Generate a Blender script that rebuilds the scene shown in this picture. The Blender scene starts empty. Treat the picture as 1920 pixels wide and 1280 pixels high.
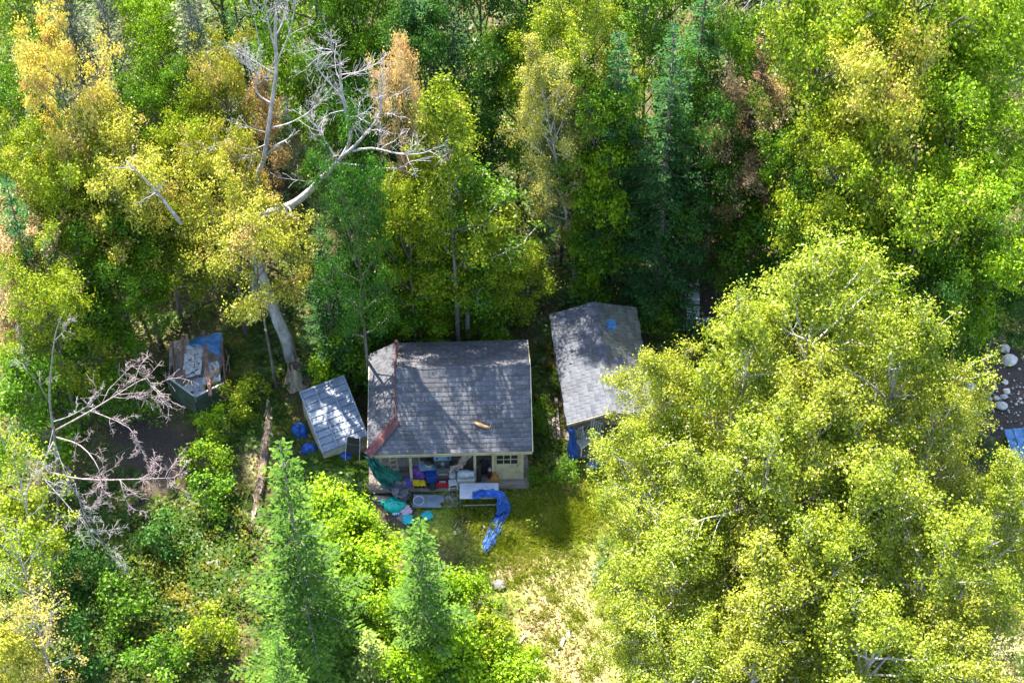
import bpy, bmesh, math, random
import numpy as np
from mathutils import Vector, Matrix, Quaternion, noise

# ------------------------------------------------------------------ camera
scn = bpy.context.scene
R_ = math.radians
DEL, FPX, DIST = R_(50.0), 3700.0, 74.0          # drone tele lens, looking 50 degrees down
CAM = Vector((0, -DIST * math.cos(DEL), DIST * math.sin(DEL)))
cam_d = bpy.data.cameras.new('camera')
cam_d.sensor_width = 36.0
cam_d.lens = 36.0 * FPX / 1920.0
cam_d.clip_start, cam_d.clip_end = 1.0, 3000.0
cam = bpy.data.objects.new('camera', cam_d)
scn.collection.objects.link(cam)
cam.location = CAM
cam.rotation_euler = (math.pi / 2 - DEL, 0, 0)
scn.camera = cam

# ------------------------------------------------------------------ sky and sun
SUN_EL, SUN_AZ = R_(56.0), R_(-25.0)             # behind the scene, a little to the left
world = bpy.data.worlds.new('World')
scn.world = world
world.use_nodes = True
wn = world.node_tree
wn.nodes.clear()
sky = wn.nodes.new('ShaderNodeTexSky')
sky.sky_type = 'NISHITA'
sky.sun_disc = False
sky.sun_elevation = SUN_EL
sky.sun_rotation = SUN_AZ % (2 * math.pi)
bg = wn.nodes.new('ShaderNodeBackground')
bg.inputs['Strength'].default_value = 0.15
wo = wn.nodes.new('ShaderNodeOutputWorld')
wn.links.new(sky.outputs[0], bg.inputs[0])
wn.links.new(bg.outputs[0], wo.inputs[0])
sd = bpy.data.lights.new('sun', 'SUN')
sd.energy = 4.6
sd.angle = R_(0.53)
sd.color = (1.0, 0.93, 0.82)
sun = bpy.data.objects.new('sun', sd)
scn.collection.objects.link(sun)
TO_SUN = Vector((math.sin(SUN_AZ) * math.cos(SUN_EL), math.cos(SUN_AZ) * math.cos(SUN_EL), math.sin(SUN_EL)))
sun.rotation_euler = (-TO_SUN).to_track_quat('-Z', 'Y').to_euler()
sun.location = (-20, 40, 60)
scn.view_settings.view_transform = 'Standard'
scn.view_settings.look = 'None'
scn.view_settings.exposure = 2.4
scn.view_settings.gamma = 1.0
scn.view_settings.use_curve_mapping = False
scn.cycles.max_bounces = 4
scn.cycles.diffuse_bounces = 3
scn.cycles.glossy_bounces = 2
scn.cycles.transmission_bounces = 4
scn.cycles.transparent_max_bounces = 4

rnd = random.Random(11)
nrg = np.random.default_rng(5)
COL = scn.collection


def G(px, py, z=0.0):
    """a point of the place at height z, given where it is seen in the 1920x1280 photograph"""
    a, b = px - 960.0, 640.0 - py
    r = Vector((a, FPX * math.cos(DEL) + b * math.sin(DEL), -FPX * math.sin(DEL) + b * math.cos(DEL)))
    return CAM + r * ((z - CAM.z) / r.z)


# ------------------------------------------------------------------ materials
def ramp(nt, fac, cols, pos=None):
    n = nt.nodes.new('ShaderNodeValToRGB')
    e = n.color_ramp.elements
    pos = pos or [i / max(1, len(cols) - 1) for i in range(len(cols))]
    while len(e) < len(cols):
        e.new(0.5)
    for i, c in enumerate(cols):
        e[i].position = pos[i]
        e[i].color = (*c, 1)
    nt.links.new(fac, n.inputs[0])
    return n.outputs[0]


def tnoise(nt, scale, detail=5, rough=0.6, stretch=None, coord='Object'):
    tc = nt.nodes.new('ShaderNodeTexCoord')
    src = tc.outputs[coord]
    if stretch:
        m = nt.nodes.new('ShaderNodeMapping')
        m.inputs['Scale'].default_value = stretch
        nt.links.new(src, m.inputs[0])
        src = m.outputs[0]
    n = nt.nodes.new('ShaderNodeTexNoise')
    n.inputs['Scale'].default_value = scale
    n.inputs['Detail'].default_value = detail
    n.inputs['Roughness'].default_value = rough
    nt.links.new(src, n.inputs['Vector'])
    return n.outputs['Fac']


def mixc(nt, fac, a, b, mode='MIX'):
    n = nt.nodes.new('ShaderNodeMix')
    n.data_type = 'RGBA'
    n.blend_type = mode
    for s, v in ((n.inputs[0], fac), (n.inputs[6], a), (n.inputs[7], b)):
        if isinstance(v, (int, float)):
            s.default_value = v
        elif isinstance(v, tuple):
            s.default_value = (*v, 1)
        else:
            nt.links.new(v, s)
    return n.outputs[2]


def mat(name, cols, scale=6.0, rough=0.75, bump=0.0, stretch=None, spots=None, spot_scale=9.0, spot_cut=0.6,
        metal=0.0, vary=0.0, pos=None, bscale=None, spec=0.4):
    """noise coloured surface; spots = second colour in worn patches; vary = tone change from piece to piece"""
    m = bpy.data.materials.new(name)
    m.use_nodes = True
    nt = m.node_tree
    p = nt.nodes['Principled BSDF']
    p.inputs['Roughness'].default_value = rough
    p.inputs['Metallic'].default_value = metal
    p.inputs['Specular IOR Level'].default_value = spec
    f = tnoise(nt, scale, stretch=stretch)
    n = len(cols)
    c = ramp(nt, f, cols, pos or [0.3 + 0.4 * i / max(1, n - 1) for i in range(n)])
    if spots:
        f2 = tnoise(nt, spot_scale, detail=8, rough=0.7)
        k = ramp(nt, f2, [(0, 0, 0), (1, 1, 1)], [spot_cut - 0.03, spot_cut + 0.03])
        c = mixc(nt, k, c, spots)
    if vary:
        oi = nt.nodes.new('ShaderNodeObjectInfo')
        mr = nt.nodes.new('ShaderNodeMapRange')
        mr.inputs[3].default_value = 1 - vary
        mr.inputs[4].default_value = 1 + vary
        nt.links.new(oi.outputs['Random'], mr.inputs[0])
        hs = nt.nodes.new('ShaderNodeHueSaturation')
        nt.links.new(mr.outputs[0], hs.inputs['Value'])
        nt.links.new(c, hs.inputs['Color'])
        c = hs.outputs[0]
    nt.links.new(c, p.inputs['Base Color'])
    if bump:
        b = nt.nodes.new('ShaderNodeBump')
        b.inputs['Strength'].default_value = bump
        b.inputs['Distance'].default_value = 0.02
        nt.links.new(tnoise(nt, bscale or scale * 4, detail=8, stretch=stretch), b.inputs['Height'])
        nt.links.new(b.outputs[0], p.inputs['Normal'])
    return m


def leafmat(name, cols, trans=0.4, flecks=None, fleck_cut=0.66, rough=0.42, vary=0.14, spec=0.18):
    """leaves: tone attribute per leaf, autumn flecks in whole clumps, light coming through"""
    m = bpy.data.materials.new(name)
    m.use_nodes = True
    nt = m.node_tree
    p = nt.nodes['Principled BSDF']
    out = nt.nodes['Material Output']
    at = nt.nodes.new('ShaderNodeAttribute')
    at.attribute_name = 'tone'
    c = ramp(nt, at.outputs['Fac'], cols)
    if flecks:
        gn = nt.nodes.new('ShaderNodeNewGeometry')
        f2n = nt.nodes.new('ShaderNodeTexNoise')
        f2n.inputs['Scale'].default_value = 0.9
        f2n.inputs['Detail'].default_value = 4
        f2n.inputs['Roughness'].default_value = 0.7
        nt.links.new(gn.outputs['Position'], f2n.inputs['Vector'])
        f2 = f2n.outputs['Fac']
        k = ramp(nt, f2, [(0, 0, 0), (1, 1, 1)], [fleck_cut - 0.06, fleck_cut + 0.08])
        c = mixc(nt, k, c, flecks)
    oi = nt.nodes.new('ShaderNodeObjectInfo')
    mr = nt.nodes.new('ShaderNodeMapRange')
    mr.inputs[3].default_value = 1 - vary
    mr.inputs[4].default_value = 1 + vary
    nt.links.new(oi.outputs['Random'], mr.inputs[0])
    hs = nt.nodes.new('ShaderNodeHueSaturation')
    nt.links.new(mr.outputs[0], hs.inputs['Value'])
    nt.links.new(c, hs.inputs['Color'])
    c = hs.outputs[0]
    nt.links.new(c, p.inputs['Base Color'])
    p.inputs['Roughness'].default_value = rough
    p.inputs['Specular IOR Level'].default_value = spec
    tr = nt.nodes.new('ShaderNodeBsdfTranslucent')
    tc = mixc(nt, 0.85, c, (1.0, 0.95, 0.35), 'MULTIPLY')
    br = nt.nodes.new('ShaderNodeBrightContrast')
    br.inputs['Bright'].default_value = 0.0
    nt.links.new(tc, br.inputs[0])
    nt.links.new(br.outputs[0], tr.inputs[0])
    mx = nt.nodes.new('ShaderNodeMixShader')
    mx.inputs[0].default_value = trans
    nt.links.new(p.outputs[0], mx.inputs[1])
    nt.links.new(tr.outputs[0], mx.inputs[2])
    nt.links.new(mx.outputs[0], out.inputs['Surface'])
    return m


M = {}
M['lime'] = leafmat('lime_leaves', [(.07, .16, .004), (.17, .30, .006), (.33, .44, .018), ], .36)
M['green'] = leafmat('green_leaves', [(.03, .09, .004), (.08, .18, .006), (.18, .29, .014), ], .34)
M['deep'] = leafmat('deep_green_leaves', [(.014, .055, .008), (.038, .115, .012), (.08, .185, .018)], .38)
M['olive'] = leafmat('olive_leaves', [(.08, .135, .004), (.20, .27, .008), (.37, .41, .03), ], .36,
                     flecks=(.42, .35, .04), fleck_cut=.66)
M['maple'] = leafmat('turning_maple_leaves', [(.07, .14, .004), (.18, .28, .008), (.35, .43, .03), ], .36,
                     flecks=(.44, .36, .05), fleck_cut=.63)
M['yellow'] = leafmat('yellow_maple_leaves', [(.15, .18, .010), (.34, .35, .028), (.54, .51, .10), ], .34,
                      flecks=(.54, .36, .15), fleck_cut=.60)
M['orange'] = leafmat('orange_maple_leaves', [(.26, .21, .025), (.48, .40, .07), (.62, .56, .18)], .4,
                      flecks=(.56, .32, .14), fleck_cut=.60)
M['rust'] = leafmat('rust_maple_leaves', [(.27, .17, .08), (.47, .33, .17), (.58, .47, .26)], .38,
                    flecks=(.50, .16, .12), fleck_cut=.62)
M['birch'] = leafmat('birch_leaves', [(.07, .115, .004), (.19, .245, .008), (.38, .41, .035), ], .36, rough=.42, spec=.3)
M['birchgold'] = leafmat('golden_birch_leaves', [(.10, .135, .006), (.24, .27, .012), (.43, .44, .055), ], .36,
                         rough=.42, spec=.3)
M['palebirch'] = leafmat('pale_gold_leaves', [(.18, .19, .025), (.40, .40, .07), (.60, .57, .19)], .4)
M['willow'] = leafmat('silvery_leaves', [(.06, .12, .03), (.15, .22, .08), (.32, .38, .20)], .35)
M['spruce'] = leafmat('spruce_needles', [(.010, .040, .010), (.024, .078, .016), (.055, .13, .028)], .2, rough=.8, spec=.12)
M['sprucelit'] = leafmat('sunlit_spruce_needles', [(.020, .06, .008), (.062, .14, .014), (.20, .30, .04)], .3, rough=.8, spec=.12)  # yellower copy of the spruce needles, sunlit look put into the colour
M['hemlock'] = leafmat('hemlock_needles', [(.012, .055, .014), (.03, .11, .022), (.06, .17, .03)], .25, rough=.8, spec=.12)
M['paleneedle'] = leafmat('pale_larch_needles', [(.12, .18, .03), (.24, .31, .06), (.36, .42, .12)], .3, rough=.8, spec=.12)
M['greyneedle'] = leafmat('dying_needles', [(.06, .085, .03), (.13, .16, .06), (.24, .25, .13)], .15, rough=.8, spec=.12)
M['brownneedle'] = leafmat('brown_needles', [(.06, .035, .018), (.12, .07, .035), (.20, .12, .06)], .1, rough=.8, spec=.12)
M['fern'] = leafmat('fern_fronds', [(.02, .058, .008), (.05, .11, .010), (.125, .175, .016)], .4, spec=.2,
                    flecks=(.20, .17, .03), fleck_cut=.6)
M['groundleaf'] = leafmat('undergrowth_leaves', [(.018, .055, .005), (.05, .10, .007), (.14, .175, .010)], .4, spec=.2,
                          flecks=(.18, .17, .015), fleck_cut=.56)
M['grass'] = leafmat('grass_blades', [(.11, .18, .008), (.27, .32, .025), (.54, .50, .22), ], .36)
M['litter'] = leafmat('dead_leaf_litter', [(.10, .06, .03), (.26, .17, .09), (.48, .38, .26)], .1, rough=.8)

M['bark'] = mat('grey_bark', [(.05, .04, .032), (.12, .10, .085), (.2, .18, .155)], 5, .9, .8, (1, 1, .25))
M['birchbark'] = mat('birch_bark', [(.26, .24, .20), (.44, .41, .37), (.54, .51, .47)], 4, .7, .3, (1, 1, 3),
                     spots=(.06, .05, .04), spot_scale=7, spot_cut=.62)
M['deadwood'] = mat('silver_deadwood', [(.13, .115, .11), (.27, .25, .245), (.40, .385, .38)], 9, .8, .5, (1, 1, .3))
M['pinkdead'] = mat('pinkish_deadwood', [(.13, .095, .09), (.26, .20, .195), (.38, .31, .31)], 7, .8, .4, (1, 1, .3))
M['twig'] = mat('lichen_twigs', [(.08, .075, .065), (.17, .16, .14), (.27, .26, .23)], 5, .9)
M['greytrunk'] = mat('stripped_grey_trunk', [(.16, .145, .13), (.32, .30, .275), (.46, .435, .405)], 4, .85, .9,
                     (1, 1, .5), spots=(.13, .11, .09), spot_scale=9, spot_cut=.63)
M['stump'] = mat('splintered_stump', [(.12, .085, .05), (.30, .235, .15), (.44, .37, .26)], 5, .9, .9, (2.4, 2.4, .2))
M['stumpcore'] = mat('rotten_heartwood', [(.03, .022, .016), (.08, .06, .045), (.16, .13, .10)], 9, .95, .8)
M['log'] = mat('rotting_log', [(.06, .042, .028), (.15, .105, .07), (.27, .205, .145)], 3, .9, .9, (3, 3, .5),
               spots=(.05, .04, .025), spot_scale=5, spot_cut=.6)
# building stuff
M['shingle'] = mat('asphalt_shingle', [(.042, .044, .052), (.076, .078, .087), (.118, .118, .125)], 5, .9, .6,
                   spots=(.05, .055, .035), spot_scale=3, spot_cut=.68, vary=.28, bscale=60)
M['shingleold'] = mat('weathered_shingle', [(.038, .043, .053), (.072, .078, .092), (.118, .122, .134)], 5, .9, .6,
                      spots=(.05, .058, .035), spot_scale=6, spot_cut=.60, vary=.24, bscale=40)
M['mossy'] = mat('mossy_shingle', [(.055, .06, .045), (.105, .105, .085), (.16, .155, .135)], 6, .95, .8,
                 spots=(.06, .085, .02), spot_scale=5, spot_cut=.55, vary=.25, bscale=30)
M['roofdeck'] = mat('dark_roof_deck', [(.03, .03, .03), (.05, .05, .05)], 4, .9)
M['redcap'] = mat('red_brown_flashing', [(.042, .011, .012), (.072, .020, .020), (.10, .034, .032)], 3, .6, .2)
M['cream'] = mat('cream_paint', [(.28, .245, .16), (.40, .36, .245), (.46, .415, .30)], 3, .6, .15,
                 spots=(.26, .21, .14), spot_scale=5, spot_cut=.66)
M['peel'] = mat('peeling_cream_paint', [(.25, .22, .15), (.35, .315, .215), (.41, .37, .265)], 3, .65, .3,
                spots=(.52, .48, .29), spot_scale=4, spot_cut=.62)
M['siding'] = mat('old_board_siding', [(.10, .08, .06), (.18, .15, .12), (.26, .23, .19)], 4, .85, .6, (1, 1, .2), vary=.2)
M['deckwood'] = mat('grey_deck_board', [(.08, .065, .05), (.16, .135, .11), (.27, .24, .205)], 4, .85, .7, (.2, 1, 1), vary=.25)
M['boards'] = mat('old_grey_board', [(.13, .11, .085), (.25, .215, .17), (.36, .32, .27)], 4, .85, .7, (1, 1, .2), vary=.25)
M['walkwood'] = mat('boardwalk_plank', [(.26, .29, .29), (.44, .48, .48), (.58, .62, .62)], 5, .8, .5, vary=.25,
                    spots=(.10, .13, .08), spot_scale=7, spot_cut=.62)
M['glass'] = mat('dark_window_glass', [(.012, .015, .02), (.03, .035, .045)], 3, .08, spec=.9)
M['whitetin'] = mat('shaded_white_tin', [(.085, .11, .15), (.13, .165, .21), (.18, .215, .26)], 3, .5, .15,
                    spots=(.06, .04, .035), spot_scale=5.5, spot_cut=.66, vary=.1)  # white paint darkened to blue-grey, tree shade put into the colour; spots are peeling
M['tinrib'] = mat('tin_seam', [(.13, .16, .20), (.22, .26, .30)], 5, .5)
M['tin'] = mat('old_galvanised_tin', [(.20, .19, .18), (.44, .44, .44), (.62, .62, .62)], 5, .5, .5,
               spots=(.09, .07, .05), spot_scale=6, spot_cut=.58, metal=.2)
M['rust'+'y'] = mat('rusty_timber', [(.10, .045, .03), (.21, .10, .07), (.30, .17, .12)], 5, .8, .5, (1, 1, .2))
M['greenpanel'] = mat('dull_green_panel', [(.03, .055, .035), (.065, .095, .06), (.11, .13, .085)], 2, .6, .3,
                      spots=(.14, .125, .09), spot_scale=4, spot_cut=.68)
M['soil'] = mat('dark_soil', [(.03, .02, .016), (.07, .05, .038)], 4, 1)
M['rock'] = mat('pale_rock', [(.28, .24, .19), (.45, .41, .35), (.58, .53, .47)], 4, .85, .6, vary=.2)
M['gravel'] = mat('grey_gravel', [(.12, .11, .10), (.28, .26, .24), (.45, .43, .40)], 9, .9)
M['tar'+'p'] = mat('blue_tarp', [(.004, .035, .19), (.009, .07, .32), (.018, .11, .40)], 4, .55, .15)
M['tarpfaded'] = mat('faded_blue_tarp', [(.02, .09, .20), (.045, .15, .30), (.13, .24, .36)], 4, .5, .2)
M['teal'] = mat('teal_cloth', [(.003, .075, .068), (.006, .13, .115), (.016, .18, .155)], 4, .6, .2)
M['net'] = mat('grey_mesh_sheet', [(.07, .07, .08), (.13, .13, .15), (.19, .19, .21)], 7, .8, .4)
M['pinkcloth'] = mat('dusty_pink_cloth', [(.22, .17, .17), (.33, .26, .26), (.42, .35, .35)], 5, .85, .2)


def plain(name, c, rough=.5, wear=.25, metal=0.0, spec=.4):
    d = tuple(x * (1 - wear) for x in c)
    l = tuple(min(1, x * (1 + wear * .6)) for x in c)
    M[name] = mat(name, [d, c, l], 7, rough, .08, metal=metal, spec=spec)


for nm, c, r in (('white_plastic', (.40, .40, .385), .4), ('white_enamel', (.34, .37, .41), .3), ('pale_blue', (.22, .36, .47), .45),
                 ('cobalt', (.012, .05, .25), .35), ('red_plastic', (.36, .02, .03), .4), ('yellow_plastic', (.62, .42, .01), .4),
                 ('purple', (.17, .06, .30), .7), ('violet_foam', (.11, .08, .36), .8), ('teal_plastic', (.0, .32, .25), .3),
                 ('teal_foam', (.01, .30, .33), .8), ('pink_foam', (.44, .30, .40), .8), ('grey_foam', (.16, .13, .15), .8),
                 ('black_rubber', (.015, .015, .016), .7), ('dark_metal', (.05, .05, .052), .45), ('grey_enamel', (.10, .10, .105), .4),
                 ('amber', (.30, .13, .035), .25), ('maroon', (.09, .012, .012), .3), ('frame_metal', (.36, .36, .35), .35),
                 ('navy_tub', (.03, .06, .13), .45), ('pink_toy', (.55, .2, .42), .6), ('orange_wood', (.52, .27, .11), .7),
                 ('grate_grey', (.26, .28, .28), .5), ('cooler_green', (.04, .16, .12), .5), ('grey_stone', (.15, .14, .13), .9)):
    plain(nm, c, r)


# ------------------------------------------------------------------ mesh helpers
def link(o, parent=None):
    COL.objects.link(o)
    if parent:
        o.parent = parent
    return o


def tag(o, label=None, cat=None, group=None, kind=None):
    for k, v in (('label', label), ('category', cat), ('group', group), ('kind', kind)):
        if v:
            o[k] = v
    return o


def thing(name, label, cat, loc=(0, 0, 0), rz=0.0, group=None):
    o = bpy.data.objects.new(name, None)
    o.empty_display_size = .2
    COL.objects.link(o)
    o.location = loc
    o.rotation_euler = (0, 0, rz)
    return tag(o, label, cat, group)


class MB:
    def __init__(s):
        s.V, s.F = [], []

    def add(s, V, F):
        k = len(s.V)
        s.V += [tuple(v) for v in V]
        s.F += [tuple(i + k for i in f) for f in F]
        return s

    def box(s, c, size, rot=None, taper=1.0):
        hx, hy, hz = size[0] / 2, size[1] / 2, size[2] / 2
        vs = []
        for z in (-1, 1):
            t = taper if z > 0 else 1.0
            for x, y in ((-1, -1), (1, -1), (1, 1), (-1, 1)):
                v = Vector((x * hx * t, y * hy * t, z * hz))
                vs.append((rot @ v if rot else v) + Vector(c))
        return s.add(vs, [(3, 2, 1, 0), (4, 5, 6, 7), (0, 1, 5, 4), (1, 2, 6, 5), (2, 3, 7, 6), (3, 0, 4, 7)])

    def beam(s, a, b, w, h):
        a, b = Vector(a), Vector(b)
        d = b - a
        q = d.to_track_quat('X', 'Z').to_matrix()
        return s.box((a + b) / 2, (d.length, w, h), q)

    def tube(s, pts, rad, n=6, cap=True):
        P = [Vector(p) for p in pts]
        if not hasattr(rad, '__len__'):
            rad = [rad] * len(P)
        V, F = [], []
        up = Vector((0, 0, 1))
        d0 = (P[1] - P[0]).normalized()
        if abs(d0.z) > .9:
            up = Vector((0, 1, 0))
        for i, p in enumerate(P):
            d = (P[min(i + 1, len(P) - 1)] - P[max(i - 1, 0)]).normalized()
            u = d.cross(up)
            if u.length < 1e-4:
                u = d.cross(Vector((1, 0, 0)))
            u.normalize()
            w = u.cross(d)
            up = w
            for k in range(n):
                a = 2 * math.pi * k / n
                V.append(p + (u * math.cos(a) + w * math.sin(a)) * rad[i])
        for i in range(len(P) - 1):
            for k in range(n):
                k2 = (k + 1) % n
                F.append((i * n + k, i * n + k2, (i + 1) * n + k2, (i + 1) * n + k))
        if cap:
            F.append(tuple(range(n))[::-1])
            F.append(tuple((len(P) - 1) * n + k for k in range(n)))
        return s.add(V, F)

    def lathe(s, prof, n=16, Mx=None, caps=True):
        V, F = [], []
        for r, z in prof:
            for k in range(n):
                a = 2 * math.pi * k / n
                v = Vector((r * math.cos(a), r * math.sin(a), z))
                V.append(Mx @ v if Mx else v)
        for i in range(len(prof) - 1):
            for k in range(n):
                k2 = (k + 1) % n
                F.append((i * n + k, i * n + k2, (i + 1) * n + k2, (i + 1) * n + k))
        if caps:
            F.append(tuple(range(n))[::-1])
            F.append(tuple((len(prof) - 1) * n + k for k in range(n)))
        return s.add(V, F)

    def prism(s, poly, z0, z1):
        n = len(poly)
        V = [(x, y, z0) for x, y in poly] + [(x, y, z1) for x, y in poly]
        F = [tuple(range(n))[::-1], tuple(range(n, 2 * n))] + [(i, (i + 1) % n, n + (i + 1) % n, n + i) for i in range(n)]
        return s.add(V, F)

    def slab(s, quad, t):
        """a flat board through 4 corners with thickness t below"""
        q = [Vector(v) for v in quad]
        nrm = (q[1] - q[0]).cross(q[3] - q[0]).normalized()
        if nrm.z < 0:
            nrm = -nrm
            q = q[::-1]
        V = [v - nrm * t for v in q] + q
        return s.add(V, [(3, 2, 1, 0), (4, 5, 6, 7), (0, 1, 5, 4), (1, 2, 6, 5), (2, 3, 7, 6), (3, 0, 4, 7)])

    def mesh(s, name, smooth=False):
        me = bpy.data.meshes.new(name)
        me.from_pydata(s.V, [], s.F)
        me.update()
        if smooth:
            me.polygons.foreach_set('use_smooth', [True] * len(me.polygons))
        return me

    def build(s, name, m, parent=None, smooth=False, bevel=0.0):
        o = bpy.data.objects.new(name, s.mesh(name, smooth))
        o.data.materials.append(M[m] if isinstance(m, str) else m)
        link(o, parent)
        if bevel:
            b = o.modifiers.new('bevel', 'BEVEL')
            b.width = bevel
            b.segments = 2
            b.limit_method = 'ANGLE'
        return o


def npmesh(name, V, quads, tone=None):
    me = bpy.data.meshes.new(name)
    nv, nf = len(V), len(quads)
    k = quads.shape[1]
    me.vertices.add(nv)
    me.vertices.foreach_set('co', np.ascontiguousarray(V, dtype=np.float32).ravel())
    me.loops.add(nf * k)
    me.loops.foreach_set('vertex_index', np.ascontiguousarray(quads, dtype=np.int32).ravel())
    me.polygons.add(nf)
    me.polygons.foreach_set('loop_start', np.arange(0, nf * k, k, dtype=np.int32))
    me.update(calc_edges=True)
    if tone is not None:
        a = me.attributes.new('tone', 'FLOAT', 'FACE')
        a.data.foreach_set('value', np.ascontiguousarray(tone, dtype=np.float32))
    return me


def unit(a):
    return a / (np.linalg.norm(a, axis=1, keepdims=True) + 1e-9)


def leaf_arrays(C, N, S, aspect=.62, fold=.22, T=None, rg=nrg):
    """folded diamond leaves"""
    n = len(C)
    N = unit(N)
    if T is None:
        T = rg.normal(size=(n, 3))
    T = unit(T - N * (T * N).sum(1, keepdims=True))
    B = np.cross(N, T)
    s = S[:, None]
    V = np.empty((n, 4, 3))
    V[:, 0] = C - T * s * .5
    V[:, 1] = C + B * s * aspect * .5 + N * s * fold * .5 - T * s * .06
    V[:, 2] = C + T * s * .5
    V[:, 3] = C - B * s * aspect * .5 + N * s * fold * .5 - T * s * .06
    return V.reshape(-1, 3), np.arange(n * 4).reshape(n, 4)


def cloth(name, sections, m, parent=None, nv=9, wr=.03, seed=0, sub=3, thick=.003):
    """sheet from cross-sections (centre, half-width vector); wrinkled, with thickness"""
    rg = random.Random(seed)
    sec = [(Vector(c), Vector(w)) for c, w in sections]
    fine = []
    for i in range(len(sec) - 1):
        for k in range(sub):
            t = k / sub
            fine.append((sec[i][0].lerp(sec[i + 1][0], t), sec[i][1].lerp(sec[i + 1][1], t)))
    fine.append(sec[-1])
    V, F = [], []
    off = Vector((rg.random() * 50, rg.random() * 50, 0))
    for i, (c, w) in enumerate(fine):
        d = (fine[min(i + 1, len(fine) - 1)][0] - fine[max(i - 1, 0)][0]).normalized()
        nrm = w.cross(d).normalized()
        if nrm.z < 0:
            nrm = -nrm
        for j in range(nv):
            u = 2 * j / (nv - 1) - 1
            h = wr * (noise.noise(Vector((u * 2.4, i * .22, 0)) + off) + .5 * noise.noise(Vector((u * 5, i * .5, 3)) + off) + .5)
            h += wr * (.55 - 1.5 * abs(noise.noise(Vector((u * 1.7 + i * .09, i * .16 - u, 9)) + off)) - .9 * abs(noise.noise(Vector((u * 4.5 - i * .12, i * .3 + u * 2, 15)) + off)))
            e = 1 + .12 * noise.noise(Vector((0, i * .6, 7 + (j > nv / 2) * 5)) + off)
            V.append(c + w * (u * e) + nrm * h * 2)
    L = len(fine)
    for i in range(L - 1):
        for j in range(nv - 1):
            F.append((i * nv + j, i * nv + j + 1, (i + 1) * nv + j + 1, (i + 1) * nv + j))
    o = MB().add(V, F).build(name, m, parent, smooth=True)
    so = o.modifiers.new('solid', 'SOLIDIFY')
    so.thickness = thick
    return o


# ------------------------------------------------------------------ ground
def sstep(a, b, x):
    t = min(1, max(0, (x - a) / (b - a)))
    return t * t * (3 - 2 * t)


def gh(x, y):
    k = sstep(6.5, 14, math.hypot((x + 1.5) * .8, y + 5))
    return k * (.35 * noise.noise(Vector((x * .13, y * .13, 1.7))) + .10 * noise.noise(Vector((x * .5, y * .5, 4))))


def wob(x, y, s=.5, o=0.0):
    return noise.noise(Vector((x * s, y * s, 11 + o))) + .5 * noise.noise(Vector((x * s * 2.3, y * s * 2.3, 21 + o)))


SOIL_SPOTS = [(G(305, 870), 1.9), (G(260, 800), 1.2), (G(1885, 730), 2.3), (G(1840, 770), 1.3), (G(1905, 935), 1.1), (G(1330, 570), .9),
              (G(660, 530), 1.3), (G(1225, 640), 1.1), (G(1010, 700), .8), (G(1450, 330), 1.5), (G(1110, 560), .8),
              (G(900, 975), .8), (G(720, 950), .7), (G(1060, 900), .7)]
LAWN_SPOTS = [(G(1020, 1075), 2.0), (G(1060, 1200), 2.0), (G(960, 1000), 1.8), (G(1080, 980), 2.0), (G(1080, 1300), 2.4), (G(1130, 930), 1.5),
              (G(940, 935), 1.2), (G(1900, 1040), 1.4), (G(850, 960), 1.2), (G(1030, 930), 1.3)]
DRY_SPOTS = [(G(1045, 1095), 1.5), (G(1075, 1225), 1.4), (G(965, 1065), .7), (G(1090, 1300), 1.6), (G(1880, 1250), 1.3), (G(500, 860), .8),
             (G(1010, 1170), .9)]


def spotmask(spots, x, y, o):
    w = .55 * wob(x, y, .55, o)
    return max(sstep(1.25, .7, math.hypot(x - p.x, y - p.y) / r + w * .8 / max(1, r * .6)) for p, r in spots)


def axis_vals(lo, hi, step, far):
    a = list(np.arange(lo, hi + .01, step))
    k, s = step, []
    v = 0
    while v < far:
        k *= 1.7
        v += k
        s.append(v)
    return [lo - q for q in s[::-1]] + a + [hi + q for q in s]


gx, gy = axis_vals(-27, 27, .3, 700), axis_vals(-22, 30, .3, 700)
nx, ny = len(gx), len(gy)
GV, a_soil, a_lawn, a_dry = [], [], [], []
for y in gy:
    for x in gx:
        near = abs(x) < 28 and -23 < y < 31
        z = gh(x, y) if near else gh(max(-28, min(28, x)), max(-23, min(31, y)))
        GV.append((x, y, z + (.03 * noise.noise(Vector((x * 1.9, y * 1.9, 2))) - .02 if near else 0)))
        a_soil.append(spotmask(SOIL_SPOTS, x, y, 0) if near else 0)
        a_lawn.append(spotmask(LAWN_SPOTS, x, y, 3) if near else 0)
        a_dry.append(spotmask(DRY_SPOTS, x, y, 6) if near else 0)
GF = np.array([(j * nx + i, j * nx + i + 1, (j + 1) * nx + i + 1, (j + 1) * nx + i) for j in range(ny - 1) for i in range(nx - 1)])
gme = npmesh('ground', np.array(GV), GF)
gme.polygons.foreach_set('use_smooth', [True] * len(gme.polygons))
for nm, arr in (('soil', a_soil), ('lawn', a_lawn), ('dry', a_dry)):
    at = gme.attributes.new(nm, 'FLOAT', 'POINT')
    at.data.foreach_set('value', np.array(arr, dtype=np.float32))


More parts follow.
